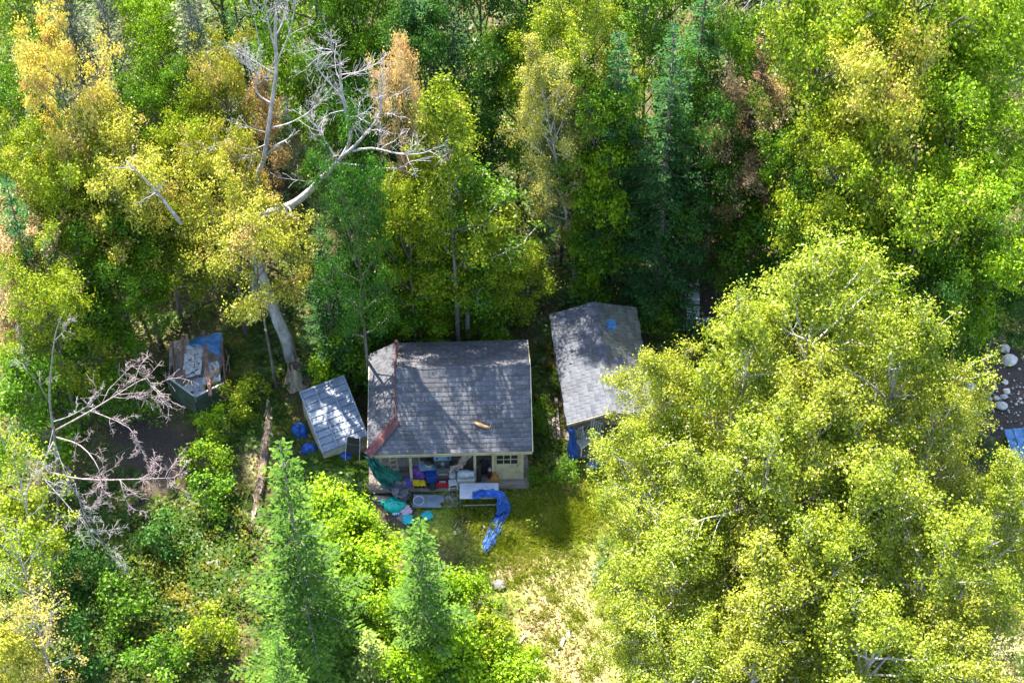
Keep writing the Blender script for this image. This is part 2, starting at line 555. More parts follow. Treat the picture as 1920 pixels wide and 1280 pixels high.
def ground_material():
    m = bpy.data.materials.new('forest_ground')
    m.use_nodes = True
    nt = m.node_tree
    p = nt.nodes['Principled BSDF']
    p.inputs['Roughness'].default_value = .95
    p.inputs['Specular IOR Level'].default_value = .15

    def attr(n):
        a = nt.nodes.new('ShaderNodeAttribute')
        a.attribute_name = n
        return a.outputs['Fac']
    f1, f2, f3 = tnoise(nt, 1.1, 8, .65), tnoise(nt, 9, 8, .7), tnoise(nt, 30, 6, .7)
    moss = ramp(nt, f1, [(.035, .03, .018), (.045, .06, .016), (.08, .09, .02), (.12, .085, .04)], [.3, .45, .58, .7])
    litter = ramp(nt, f2, [(.03, .022, .015), (.10, .07, .04), (.22, .16, .10)], [.35, .52, .7])
    c = mixc(nt, .45, moss, litter)
    lawn = ramp(nt, f2, [(.055, .10, .010), (.14, .19, .02), (.30, .29, .08)], [.32, .5, .68])
    dry = ramp(nt, f3, [(.11, .13, .03), (.27, .26, .09), (.46, .42, .24)], [.34, .5, .66])
    soil = ramp(nt, f3, [(.022, .016, .013), (.06, .045, .036), (.13, .105, .085)], [.3, .52, .72])
    c = mixc(nt, attr('lawn'), c, lawn)
    c = mixc(nt, attr('dry'), c, dry)
    c = mixc(nt, attr('soil'), c, soil)
    nt.links.new(c, p.inputs['Base Color'])
    b = nt.nodes.new('ShaderNodeBump')
    b.inputs['Strength'].default_value = .9
    b.inputs['Distance'].default_value = .06
    nt.links.new(f2, b.inputs['Height'])
    nt.links.new(b.outputs[0], p.inputs['Normal'])
    return m


ground = bpy.data.objects.new('ground', gme)
gme.materials.append(ground_material())
link(ground)
tag(ground, kind='structure')


def gp(px, py, z=None):
    p = G(px, py)
    p.z = gh(p.x, p.y) + (z or 0)
    return p


# ------------------------------------------------------------------ tree generators: (wood mesh, crown mesh, height, radius)
def vrot(v, ax, a):
    return Quaternion(ax, a) @ v


def rperp(d, rg):
    v = Vector((rg.gauss(0, 1), rg.gauss(0, 1), rg.gauss(0, 1)))
    v = v - d * v.dot(d)
    return v.normalized()


def curve_limb(p, d, L, rg, n=4, lift=.15, wander=.18):
    pts = [p.copy()]
    d = d.normalized()
    for i in range(n):
        d = (d + rperp(d, rg) * wander + Vector((0, 0, lift))).normalized()
        pts.append(pts[-1] + d * (L / n))
    return pts


def crown_mesh(name, cents, n, spread, size, rg, flat=.6, droop=0.0, up=.9, aspect=.62, ctone=None, axis=None):
    """n leaves round the clump centres"""
    C = np.array([tuple(c) for c in cents])
    k = len(C)
    idx = rg.integers(0, k, n)
    off = rg.normal(size=(n, 3))
    off = off * np.array([.52, .52, .52])
    sc = spread * (.6 + .8 * rg.random(k))[idx][:, None]
    P = C[idx] + off * sc * np.array([1, 1, flat])
    P[:, 2] -= droop * (rg.random(n) ** 2) * sc[:, 0]
    out = P - np.array([0, 0, 0])
    out[:, 2] = 0
    out = unit(out)
    N = rg.normal(size=(n, 3)) * .75 + np.array([0, 0, up]) + out * .35 + off * .5
    ct = rg.random(k) if ctone is None else ctone
    tone = np.clip(.55 * ct[idx] + .6 * rg.random(n) - .07, 0, 1)
    S = size * (.55 + .9 * rg.random(n) ** 1.5)
    V, Q = leaf_arrays(P, N, S, aspect=aspect, rg=rg)
    return npmesh(name, V, Q, tone)


def gen_broad(seed, H, R, base, nl, leafn, lsize, spread=.42, rise=(20, 55), top=.94, r0=None, prof='round', lift=.12, droop=0.0,
              fork=False, flat=.6, lean=(0, 0), aspect=.62):
    rg = random.Random(seed)
    ng = np.random.default_rng(seed)
    wood = MB()
    r0 = r0 or H * .013
    tp = []
    ph = rg.random() * 6
    nseg = 9
    for i in range(nseg + 1):
        t = i / nseg
        tp.append(Vector((lean[0] * t * t + .025 * H * math.sin(ph + 3.1 * t) * t, lean[1] * t * t + .025 * H * math.cos(ph * 1.7 + 2.6 * t) * t, top * H * t)))
    wood.tube(tp, [r0 * (1.25 if i == 0 else 1) * (1 - .9 * i / nseg) + .008 for i in range(nseg + 1)], 7)

    def trunk(t):
        q = t * nseg
        i = min(int(q), nseg - 1)
        return tp[i].lerp(tp[i + 1], q - i)
    cents = []
    ang = rg.random() * 6
    for i in range(nl):
        u = (i + rg.random() * .8) / nl
        t = base + (1 - base) * u ** .9 * .97
        if prof == 'round':
            w = math.sqrt(max(.02, 1 - (2 * (u - .42)) ** 2)) if u < .42 else math.sqrt(max(.03, 1 - ((u - .42) / .6) ** 2))
        elif prof == 'ovate':
            w = (u / .3) ** .6 if u < .3 else (1 - ((u - .3) / .74) ** 1.5) ** .8
        else:
            w = max(.1, 1 - u) ** .75
        ang += 2.39996 + rg.uniform(-.5, .5)
        L = R * max(.22, w) * rg.uniform(.72, 1.12)
        el = R_(rg.uniform(*rise)) * (.7 + .6 * u)
        d = Vector((math.cos(ang) * math.cos(el), math.sin(ang) * math.cos(el), math.sin(el)))
        pts = curve_limb(trunk(t), d, L / max(.5, math.cos(el)), rg, 5, lift * .6, .16)
        rr = max(.014, r0 * .55 * (1 - t * .6))
        wood.tube(pts, [rr * (1 - .8 * q / 5) + .004 for q in range(6)], 5, cap=False)
        for s in range(4 + int(L * 1.8)):
            q = rg.uniform(.35, 1.0) * 5
            k = min(int(q), 4)
            p = pts[k].lerp(pts[k + 1], q - k)
            dd = (pts[k + 1] - pts[k]).normalized()
            d2 = (dd * .6 + rperp(dd, rg) * .9 + Vector((0, 0, .15))).normalized()
            l2 = L * rg.uniform(.18, .42) + .12
            sp = curve_limb(p, d2, l2, rg, 3, lift * .5, .25)
            wood.tube(sp, [rr * .32 + .004, rr * .22 + .003, rr * .14 + .003, .003], 3, cap=False)
            cents += [sp[2], sp[3]] if rg.random() < .75 else [sp[3]]
        cents.append(pts[-1])
    cents.append(trunk(1.0))
    cents += [trunk(.97) + Vector((rg.uniform(-.3, .3), rg.uniform(-.3, .3), rg.uniform(-.1, .3))) for _ in range(3)]
    ct = np.array([.5 + .5 * noise.noise(Vector(c) * .9 + Vector((seed, 0, 0))) for c in cents])
    ct = np.clip(ct + ng.normal(size=len(ct)) * .2, 0, 1)
    return (wood.mesh('trunk', True), crown_mesh('crown', cents, leafn, spread, lsize, ng, flat=flat, droop=droop, ctone=ct, aspect=aspect), H, R)


def gen_conifer(seed, H, R, nw, per=6, dens=1.0, z0=.06, power=.8, droop=.28, spray=.17, width=.085, gap=0.0, r0=None, twigs=0, twiglen=.5):
    rg = random.Random(seed)
    ng = np.random.default_rng(seed)
    wood = MB()
    r0 = r0 or H * .012
    bend = rg.uniform(-.02, .02) * H
    tp = [Vector((bend * t * t, bend * .6 * t * t, H * t)) for t in [i / 8 for i in range(9)]]
    wood.tube(tp, [r0 * (1 - .95 * i / 8) + .006 for i in range(9)], 7)
    C, N, T, S, tone = [], [], [], [], []
    for w in range(nw):
        t = z0 + (1 - z0) * (w + rg.random() * .5) / nw
        base = Vector((bend * t * t, bend * .6 * t * t, H * t))
        rr = R * (1 - t) ** power * rg.uniform(.72, 1.15) + .10
        a0 = rg.random() * 6
        for b in range(per):
            if rg.random() < gap:
                # bare grey branch
                a = a0 + b * 2 * math.pi / per + rg.uniform(-.3, .3)
                d = Vector((math.cos(a), math.sin(a), rg.uniform(-.3, .15)))
                pts = curve_limb(base, d, rr * rg.uniform(.5, 1), rg, 3, -.02, .25)
                wood.tube(pts, [.014, .010, .007, .004], 3, cap=False)
                continue
            a = a0 + b * 2 * math.pi / per + rg.uniform(-.25, .25)
            L = rr * rg.uniform(.55, 1.15)
            btone = rg.random()
            el0 = .35 * t * t - droop * (1 - t) + rg.uniform(-.08, .08)
            hd = Vector((math.cos(a), math.sin(a), 0))
            sd_ = Vector((-math.sin(a), math.cos(a), 0))

            def bp(s):
                return base + hd * (L * s) + Vector((0, 0, L * (el0 * s - droop * .5 * s * s + droop * .75 * s ** 3)))
            if L > .5:
                wood.tube([bp(0), bp(.5), bp(1)], [.012 + L * .006, .009, .004], 3, cap=False)
            nb = max(3, int(L / .14 * dens))
            for k in range(nb):
                s = .12 + .88 * (k + rg.random()) / nb
                p = bp(min(s, 1))
                bl = (L * .38 * (1.1 - s) + .13) * rg.uniform(.7, 1.15)
                for side in (-1, 1):
                    dd = (hd * .75 + sd_ * side * .8 + Vector((0, 0, rg.uniform(-.25, .1)))).normalized()
                    m = max(1, int(bl / (spray * .62)))
                    for j in range(m):
                        q = p + dd * (bl * (j + .6) / m)
                        C.append(q)
                        N.append(Vector((rg.gauss(0, .35), rg.gauss(0, .35), 1)))
                        T.append(dd + Vector((rg.gauss(0, .25), rg.gauss(0, .25), rg.gauss(0, .2))))
                        S.append(spray * rg.uniform(.75, 1.25))
                        tone.append(min(1, max(0, .35 * btone + .35 * rg.random() + .35 * (s * .5 + .5 * j / m))))
    for _ in range(10):
        p = tp[-1] - Vector((0, 0, rg.random() * .5))
        C.append(p); N.append(rperp(Vector((0, 0, 1)), rg)); T.append(Vector((rg.gauss(0, .3), rg.gauss(0, .3), 1))); S.append(spray); tone.append(.8)
    for _ in range(twigs):
        t = rg.uniform(z0, .95)
        base = Vector((bend * t * t, bend * .6 * t * t, H * t))
        a = rg.random() * 6.28
        d = Vector((math.cos(a), math.sin(a), rg.uniform(-.4, .2)))
        rr = R * (1 - t) ** power
        st = base + d * rr * rg.uniform(.0, .7)
        pts = curve_limb(st, d + rperp(d.normalized(), rg) * .8, twiglen * rg.uniform(.4, 1.2), rg, 2, 0, .35)
        wood.tube(pts, [.011, .008, .004], 3, cap=False)
    V, Q = leaf_arrays(np.array(C), np.array(N), np.array(S), aspect=width / spray * 1.6, fold=-.12, T=np.array(T), rg=ng)
    return (wood.mesh('trunk', True), npmesh('crown', V, Q, np.array(tone)), H, R)


def dead_branching(mb, pts, rad, rg, depth=2, nsub=6, ratio=.45, spread=.9, lift=.1, wander=.25, thin=.004, sides=6):
    """a limb along pts and its bare side branches"""
    n = len(pts)
    mb.tube(pts, [max(thin, rad * (1 - .82 * i / (n - 1))) for i in range(n)], sides, cap=(sides > 4))
    if depth <= 0:
        return
    L = sum((pts[i + 1] - pts[i]).length for i in range(n - 1))
    for _ in range(nsub):
        q = rg.uniform(.25, 1.0) * (n - 1)
        k = min(int(q), n - 2)
        p = pts[k].lerp(pts[k + 1], q - k)
        d = (pts[k + 1] - pts[k]).normalized()
        d2 = (d * rg.uniform(.4, 1) + rperp(d, rg) * spread + Vector((0, 0, lift))).normalized()
        l2 = L * ratio * rg.uniform(.5, 1.1) * (1.15 - .5 * q / (n - 1))
        sp = curve_limb(p, d2, l2, rg, 4 if depth > 1 else 3, lift * .3, wander)
        dead_branching(mb, sp, max(thin, rad * .42 * (1 - .5 * q / (n - 1))), rg, depth - 1, max(2, nsub - 1), ratio, spread, lift, wander, thin, max(3, sides - 2))


PROTO = {}
PROTO['maple'] = [gen_broad(s, 10, 3.0, .30, 22, 23000, .128, spread=.44, rise=(15, 50)) for s in (1, 2, 3)]
PROTO['birch'] = [gen_broad(s, 14, 3.0, .22, 34, 36000, .102, spread=.38, rise=(30, 62), prof='ovate', lift=.08, droop=.5, flat=.65, r0=.155) for s in (4, 5, 6)]
PROTO['slim'] = [gen_broad(s, 11, 1.7, .25, 26, 15000, .10, spread=.36, rise=(25, 60), prof='ovate', droop=.3, r0=.085) for s in (7, 8)]
PROTO['umbrella'] = [gen_broad(33, 10, 3.0, .50, 18, 18000, .125, spread=.46, rise=(5, 40), r0=.09)]
PROTO['sapling'] = [gen_broad(s, 5, 1.6, .10, 16, 9000, .12, spread=.32, rise=(15, 60), prof='ovate', r0=.04) for s in (9, 10)]
PROTO['bush'] = [gen_broad(s, 1.6, 1.0, .05, 9, 2200, .12, spread=.28, rise=(10, 60), r0=.02) for s in (12, 13)]
PROTO['sparse'] = [gen_broad(s, 9, 1.9, .2, 18, 2600, .115, spread=.34, rise=(20, 60), r0=.07) for s in (14, 15)]
PROTO['spruce'] = [gen_conifer(s, 12, 2.1, 30, 6, gap=.14, spray=.13, width=.055) for s in (20, 21)]
PROTO['high'] = [gen_conifer(22, 12, 2.1, 24, 6, gap=.12, z0=.30, spray=.13, width=.055)]
PROTO['young'] = [gen_conifer(s, 9, 2.0, 21, 7, dens=1.5, droop=.24, spray=.12, width=.046, gap=.10, power=.9) for s in (24, 25)]
PROTO['grey'] = [gen_conifer(s, 14, 1.8, 40, 6, dens=.5, gap=.45, twigs=900, twiglen=.7) for s in (26, 27)]
PROTO['small'] = [gen_conifer(28, 3.2, 1.0, 17, 6, dens=1.2, spray=.12, width=.06)]
PROTO['larch'] = [gen_conifer(29, 5.5, 1.15, 20, 6, dens=.55, spray=.13, width=.045, droop=.1)]
_cnt = {}


def tree(kind, name, tip, H, R, leaf, bark, label, cat='tree', group=None, variant=None, base=None, lean=None):
    """stand a tree so that its top reaches the given spot"""
    _cnt[kind] = _cnt.get(kind, -1) + 1
    wood, crown, h0, r_0 = PROTO[kind][(_cnt[kind] if variant is None else variant) % len(PROTO[kind])]
    p = G(tip[0], tip[1], H) if base is None else G(*base)
    p.z = gh(p.x, p.y) - .05
    t = thing(name, label, cat, p, rnd.random() * 6.28, group)
    t.scale = (R / r_0, R / r_0, (H + .05) / h0)
    if lean:
        t.rotation_euler = (lean[0], lean[1], 0)
    for nm, me, m in (('trunk', wood, bark), ('crown', crown, leaf)):
        if nm == 'crown' and leaf is None:
            continue
        o = bpy.data.objects.new(nm, me)
        link(o, t)
        if not me.materials:
            me.materials.append(M[m])
        o.material_slots[0].link = 'OBJECT'
        o.material_slots[0].material = M[m]
    return t


# ------------------------------------------------------------------ shingled roofs
_shc = {}


def shingle_me(w, l, m):
    k = (round(w, 2), round(l, 3), m)
    if k not in _shc:
        h = (w - .012) / 2
        b = MB().add([(-h, 0, .006), (h, 0, .006), (h, l, -.012), (-h, l, -.012), (-h, 0, .024), (h, 0, .024), (h, l, .004), (-h, l, .004)],
                     [(3, 2, 1, 0), (4, 5, 6, 7), (0, 1, 5, 4), (1, 2, 6, 5), (2, 3, 7, 6), (3, 0, 4, 7)])
        me = b.mesh('shingle')
        me.materials.append(M[m])
        _shc[k] = me
    return _shc[k]


def lay_shingles(parent, o, u, v, rows, expo, width, span, m, seed, joined=None, jitter=.008, alt=None):
    """courses of shingles on a slope: o = lower corner, u along the eave, v up the slope; span(t) = start and end along u"""
    rg = random.Random(seed)
    o, u, v = Vector(o), Vector(u).normalized(), Vector(v).normalized()
    n = u.cross(v).normalized()
    for r in range(rows):
        s0, s1 = span(r * expo + expo * .5)
        x = s0 - (width * (.5 if r % 2 else 0)) - rg.uniform(0, .04)
        while x < s1 - .03:
            a, b = max(x, s0), min(x + width, s1)
            x += width
            if b - a < .05:
                continue
            rot = Matrix((u, v, n)).transposed().to_4x4()
            p = o + u * ((a + b) / 2) + v * (r * expo + rg.uniform(-1, 1) * jitter) + n * rg.uniform(0, .004)
            mx = Matrix.Translation(p) @ rot @ Matrix.Rotation(rg.gauss(0, jitter * 1.2), 4, 'Z')
            mm = alt(r, (a + b) / 2, rg) if alt else m
            me = shingle_me(b - a, expo + .05, mm)
            if joined is not None:
                joined.add([mx @ q.co for q in me.vertices], [tuple(f.vertices) for f in me.polygons])
            else:
                ob = bpy.data.objects.new('shingle', me)
                link(ob, parent)
                ob.matrix_local = mx


# ------------------------------------------------------------------ main cabin
A_, B_ = G(690, 853, 2.3), G(998, 845, 2.3)
CY = math.atan2(B_.y - A_.y, B_.x - A_.x)
CW = (B_ - A_).length
CD, CE, CR = 2.48, 2.3, 1.57
PS = CR / CD
cabin = thing('cabin', 'shingled one-room cabin with an open junk-filled porch and cream posts', 'cabin', (A_.x, A_.y, 0), CY)
DEP = CD * 2
HX, HB = 1.0, 4.55                                   # width and depth of the side slope
rf = MB()
t = .07
# front slope (with the piece under the hip), back slope, side slope
rf.add([(0, 0, CE), (CW, 0, CE), (CW, CD, CE + CR), (HX, CD, CE + CR), (HX, HX, CE + HX * PS),
        (0, 0, CE - t), (CW, 0, CE - t), (CW, CD, CE + CR - t), (HX, CD, CE + CR - t), (HX, HX, CE + HX * PS - t)],
       [(0, 1, 2, 3, 4), (9, 8, 7, 6, 5), (0, 5, 6, 1), (1, 6, 7, 2), (3, 8, 9, 4)])
rf.add([(HX, CD, CE + CR), (CW, CD, CE + CR), (CW, DEP, CE), (HX, DEP, CE),
        (HX, CD, CE + CR - t), (CW, CD, CE + CR - t), (CW, DEP, CE - t), (HX, DEP, CE - t)],
       [(0, 1, 2, 3), (7, 6, 5, 4), (1, 5, 6, 2), (2, 6, 7, 3), (0, 3, 7, 4)])
zs = CE + HX * PS
rf.add([(0, .003, CE - .002), (HX - .003, HX, zs - .002), (HX - .003, HB, zs - .002), (0, HB - .1, CE - .002),
        (0, .003, CE - t), (HX - .003, HX, zs - t), (HX - .003, HB, zs - t), (0, HB - .1, CE - t)],
       [(0, 1, 2, 3), (7, 6, 5, 4), (0, 3, 7, 4), (2, 6, 7, 3)])
roof = rf.build('roof', 'roofdeck', cabin)
ln = math.hypot(1, PS)
# front: 18 courses
EX = CD * ln / 18


def front_span(tv):
    y = tv / ln
    return (min(y, HX), CW)


lay_shingles(roof, (0, 0, CE), (1, 0, 0), (0, 1, PS), 18, EX, .46, front_span, 'shingle', 1)
lay_shingles(roof, (CW, DEP, CE), (-1, 0, 0), (0, -1, PS), 11, CD * ln / 11, .42, lambda tv: (0, CW - HX), 'shingle', 2)
sj = MB()


def side_span(tv):
    x = tv / ln
    return (0, HB - .1 - x)


lay_shingles(roof, (0, HB - .05, CE), (0, -1, 0), (1, 0, PS), 6, HX * ln / 6, .33, side_span, 'shingle', 3, joined=sj)
tag(sj.build('side_slope_shingles', 'shingle', roof), kind='stuff')
nc = 15
for i in range(nc):                                   # ridge caps, folded over the top
    x0, x1 = HX + (CW - HX) * i / nc, HX + (CW - HX) * (i + 1) / nc - .006
    h, d = .034 + .004 * (i % 2), .26
    y, z = CD, CE + CR
    MB().add([(x0, y - d, z - d * PS + h), (x1, y - d, z - d * PS + h), (x1, y, z + h), (x0, y, z + h), (x0, y + d * .5, z - d * .5 * PS + h),
              (x1, y + d * .5, z - d * .5 * PS + h), (x0, y - d, z - d * PS), (x1, y - d, z - d * PS), (x1, y + d * .5, z - d * .5 * PS), (x0, y + d * .5, z - d * .5 * PS)],
             [(0, 1, 2, 3), (3, 2, 5, 4), (0, 6, 7, 1), (4, 5, 8, 9), (1, 7, 8, 5, 2), (3, 4, 9, 6, 0)]).build('ridge_cap', 'shingle', roof)
# red-brown flashing: along the step and down the hip
hip = MB()
e = .13
hip.add([(-.02 - e, e - .02, CE + .01), (HX - e, HX + e, zs + .01), (HX, HX, zs + .075), (-.02, -.02, CE + .075), (HX + e, HX - e, zs + .02), (-.02 + e, -.02 - e, CE + .02),
         (-.02, -.02, CE + .0), (HX, HX, zs)],
        [(0, 3, 2, 1), (3, 5, 4, 2), (0, 6, 5, 3), (1, 2, 7), (2, 4, 7), (0, 1, 7, 6), (6, 7, 4, 5)])
hip.build('hip_flashing', 'redcap', roof)
stp = MB()
stp.box((HX - .03, (HX + CD) / 2 + .03, zs + .02), (.10, CD - HX + .1, .05))
stp.beam((HX - .02, HX, zs + .05), (HX - .02, CD, CE + CR + .04), .05, .09)
stp.beam((HX - .02, CD, CE + CR + .04), (HX - .02, DEP, CE + .03), .05, .09)
stp.box((HX - .03, (CD + HB) / 2, zs + .02), (.10, HB - CD, .05))
stp.build('rake_flashing', 'redcap', roof)
gw = MB()
gw.add([(HX + .03, HX, zs - .05), (HX + .03, CD, CE + CR - .06), (HX + .03, HB - .5, CE + (DEP - HB + .5) * PS - .06), (HX + .03, HB - .5, zs - .05),
        (HX + .08, HX, zs - .05), (HX + .08, CD, CE + CR - .06), (HX + .08, HB - .5, CE + (DEP - HB + .5) * PS - .06), (HX + .08, HB - .5, zs - .05)],
       [(0, 1, 2, 3), (7, 6, 5, 4)])
gw.build('gable_wall', 'siding', cabin)
# fascia
for nm, a, b in (('fascia', (-.01, -.018, CE - .075), (CW + .01, -.018, CE - .075)),
                 ('fascia', (-.02, .02, CE - .07), (-.02, HB - .1, CE - .07)),
                 ('fascia', (HX, DEP + .015, CE - .07), (CW, DEP + .015, CE - .07)),
                 ('fascia', (CW + .018, 0, CE - .05), (CW + .018, CD, CE + CR - .05)),
                 ('fascia', (CW + .018, CD, CE + CR - .05), (CW + .018, DEP, CE - .05))):
    MB().beam(a, b, .03, .13).build(nm, 'cream', roof)
# walls of upright boards
nb = 28
for i in range(nb):
    y0 = 1.75 + (DEP - .35 - 1.75) * i / nb
    dy = (DEP - .35 - 1.75) / nb
    for x in (CW - .3,):
        top = CE - .08 + PS * min(y0, DEP - y0 - dy)
        MB().box((x, y0 + dy / 2, (.1 + top) / 2), (.03, dy - .008, top - .1)).build('wall_board', 'siding', cabin)
MB().box((.4, 3.0, 1.2), (.05, 2.6, 2.0)).build('side_wall', 'siding', cabin)
MB().box((CW / 2, DEP - .35, 1.2), (CW - .7, .06, 2.1)).build('back_wall', 'siding', cabin)
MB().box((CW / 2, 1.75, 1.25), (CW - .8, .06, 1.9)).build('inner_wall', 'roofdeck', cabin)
MB().box((CW / 2, 1.0, 2.19), (CW - .5, 1.3, .03)).build('porch_ceiling', 'siding', cabin)
for i in range(15):                                   # porch deck
    y = -.02 + i * .145
    MB().box((CW / 2 - .09, y + .07, .28), (CW + .0, .137, .04)).build('deck_board', 'deckwood', cabin)
MB().box((CW / 2 - .09, .0, .17), (CW - .04, .04, .17)).build('deck_rim', 'deckwood', cabin)
MB().box((-.02, 1.0, .15), (.04, 1.9, .2)).build('deck_rim', 'deckwood', cabin)
for x in (.4, 1.42, 3.66, 4.3, 5.31):                 # posts
    MB().box((x, .3, 1.26), (.095, .095, 1.92)).build('post', 'cream', cabin, bevel=.006)
MB().beam((.3, .3, 2.17), (CW - .25, .3, 2.17), .09, .11).build('header_beam', 'cream', cabin)
MB().box((5.24, .3, 1.26), (.05, .05, 1.9)).build('door_jamb', 'cream', cabin)
# door with a nine-pane window
dr = MB()
x0, x1, z0, z1, yd = 4.36, 5.21, .31, 2.08, .3
xm = (x0 + x1) / 2
dr.box((xm, yd, (z0 + 1.2) / 2), (x1 - x0, .045, 1.2 - z0))
dr.box((xm, yd, 2.03), (x1 - x0, .045, .1))
for x in (x0 + .03, x1 - .03):
    dr.box((x, yd, 1.59), (.06, .045, .78))
door = dr.build('door', 'peel', cabin)
MB().box((xm, yd + .0, .74), (.60, .07, .62)).build('door_panel', 'peel', door, bevel=.01)
MB().lathe([(.0, 0), (.028, .01), (.03, .03), (.0, .045)], 10, Matrix.Translation((x1 - .06, yd - .02, 1.12)) @ Matrix.Rotation(R_(90), 4, 'X')).build('door_knob', 'dark_metal', door, True)
for i in range(3):
    for j in range(3):
        w, h = (x1 - x0 - .12) / 3, .78 / 3
        MB().box((x0 + .06 + w * (i + .5), yd + .005, 1.2 + h * (j + .5)), (w - .03, .012, h - .03)).build('pane', 'glass', door)
mu = MB()
for k in (1, 2):
    mu.box((x0 + .06 + (x1 - x0 - .12) / 3 * k, yd, 1.59), (.028, .035, .78))
    mu.box((xm, yd - .003, 1.2 + .26 * k), (x1 - x0 - .12, .035, .028))
mu.build('glazing_bar', 'cream', door)
MB().beam((CW - .05, .2, 2.2), (CW - .28, .2, 1.75), .05, .05).build('roof_brace', 'boards', cabin)


def onroof(px, py):
    """point on the cabin's front slope as seen in the photograph"""
    for k in range(400):
        z = CE + 1.6 - k * .004
        p = G(px, py, z)
        q = Matrix.Rotation(-CY, 3, 'Z') @ (p - Vector((A_.x, A_.y, 0)))
        if CE + PS * q.y >= z:
            return p
    return p


p = onroof(905, 801)
st = thing('broken_branch', 'orange broken piece of branch lying on the cabin roof', 'branch', p, 0)
MB().tube([(-.26, .10, .14), (-.1, .02, .13), (.08, -.04, .10), (.25, -.07, .09)], [.055, .07, .06, .035], 8).build('wood', 'orange_wood', st, True)
MB().tube([(-.26, .10, .14), (-.42, .09, .12)], [.012, .006], 4).tube([(.25, -.07, .09), (.30, .10, .18)], [.012, .005], 4).build('splinter', 'deadwood', st)
for px, py, pts, lab in ((852, 817, [(.02, .12, .06), (.02, 0, .03), (-.07, -.1, .02)], 'short pale twig near the eave of the cabin roof'),
                         (799, 808, [(.02, .12, .05), (0, 0, .03), (-.03, -.12, .02)], 'straight thin twig lying in the tree shadow on cabin roof'),
                         (941, 764, [(.08, .09, .12), (-.02, .08, .10), (-.08, 0, .05), (-.08, -.1, .01)], 'hooked twig on the shaded side of cabin roof')):
    o = MB().tube(pts, [.012, .012, .01, .007][:len(pts)], 5).build('twig', 'deadwood')
    o.location = onroof(px, py)
    tag(o, lab, 'twig')

# ------------------------------------------------------------------ shingled shed
S0, S1 = G(1063, 795, 1.9), G(1030, 590, 1.9)
sv = (S1 - S0)
SL = sv.length
SY = math.atan2(-sv.x, sv.y)
SW, SR, SE = 1.6, .5, 1.9
shed = thing('shed', 'narrow gabled shed with weathered curling shingles beside the cabin', 'shed', (S0.x, S0.y, 0), SY)
b = MB()
b.add([(0, 0, SE), (SW, 0, SE + SR), (SW, SL, SE + SR), (0, SL, SE), (2 * SW, 0, SE), (2 * SW, SL, SE),
       (0, 0, SE - .06), (SW, 0, SE + SR - .06), (SW, SL, SE + SR - .06), (0, SL, SE - .06), (2 * SW, 0, SE - .06), (2 * SW, SL, SE - .06)],
      [(0, 1, 2, 3), (1, 4, 5, 2), (9, 8, 7, 6), (8, 11, 10, 7), (0, 6, 7, 1), (1, 7, 10, 4), (3, 2, 8, 9), (2, 5, 11, 8), (0, 3, 9, 6), (4, 10, 11, 5)])
sroof = b.build('roof', 'roofdeck', shed)
sl_ = math.hypot(SW, SR)
lay_shingles(sroof, (0, SL, SE), (0, -1, 0), (SW, 0, SR), 9, sl_ / 9, .32, lambda tv: (0, SL), 'shingleold', 5, jitter=.03)
lay_shingles(sroof, (2 * SW, 0, SE), (0, 1, 0), (-SW, 0, SR), 9, sl_ / 9, .32, lambda tv: (0, SL), 'mossy', 6, jitter=.028,
             alt=lambda r, x, rg: 'mossy' if (x > 2.6 and r < 7) or rg.random() < .2 else 'shingleold')
for i in range(16):
    y0, y1 = SL * i / 16, SL * (i + 1) / 16 - .008
    d, h, s = .15, .038 + .004 * (i % 2), SR / SW
    MB().add([(SW - d, y0, SE + SR - d * s + h), (SW, y0, SE + SR + h), (SW + d, y0, SE + SR - d * s + h), (SW - d, y1, SE + SR - d * s + h), (SW, y1, SE + SR + h), (SW + d, y1, SE + SR - d * s + h),
              (SW - d, y0, SE + SR - d * s), (SW + d, y0, SE + SR - d * s), (SW - d, y1, SE + SR - d * s), (SW + d, y1, SE + SR - d * s)],
             [(0, 1, 4, 3), (1, 2, 5, 4), (0, 6, 7, 2, 1), (3, 4, 5, 9, 8), (0, 3, 8, 6), (2, 7, 9, 5)]).build('ridge_cap', 'shingleold', sroof)
for a, c in (((0, -.02, SE - .05), (SW, -.02, SE + SR - .05)), ((SW, -.02, SE + SR - .05), (2 * SW, -.02, SE - .05))):
    MB().beam(a, c, .03, .11).build('fascia', 'boards', sroof)
for i in range(22):
    y0, dy = 1.1 + (SL - 1.3) * i / 22, (SL - 1.3) / 22
    MB().box((.16, y0 + dy / 2, .98), (.03, dy - .008, 1.76)).build('wall_board', 'siding', shed)
MB().box((2 * SW - .16, 3.1, .98), (.03, SL - 1.4, 1.76)).build('side_wall', 'siding', shed)
for i in range(16):
    dx = (2 * SW - .36) / 16
    MB().box((.18 + dx * (i + .5), 1.1, 1.05), (dx - .008, .03, 1.9)).build('wall_board', 'siding', shed)
for x in (.2, 2 * SW - .2):
    MB().box((x, .1, .98), (.09, .09, 1.76)).build('post', 'boards', shed)
for i in range(8):
    MB().box((SW, -.1 + i * .15, .17), (2 * SW - .1, .14, .04)).build('deck_board', 'deckwood', shed)
MB().box((SW, -.16, .1), (2 * SW - .2, .04, .14)).build('deck_rim', 'deckwood', shed)
q = Matrix.Rotation(SY, 3, 'Z')


def shed_at(x, y, z):
    return Vector((S0.x, S0.y, 0)) + q @ Vector((x, y, z))


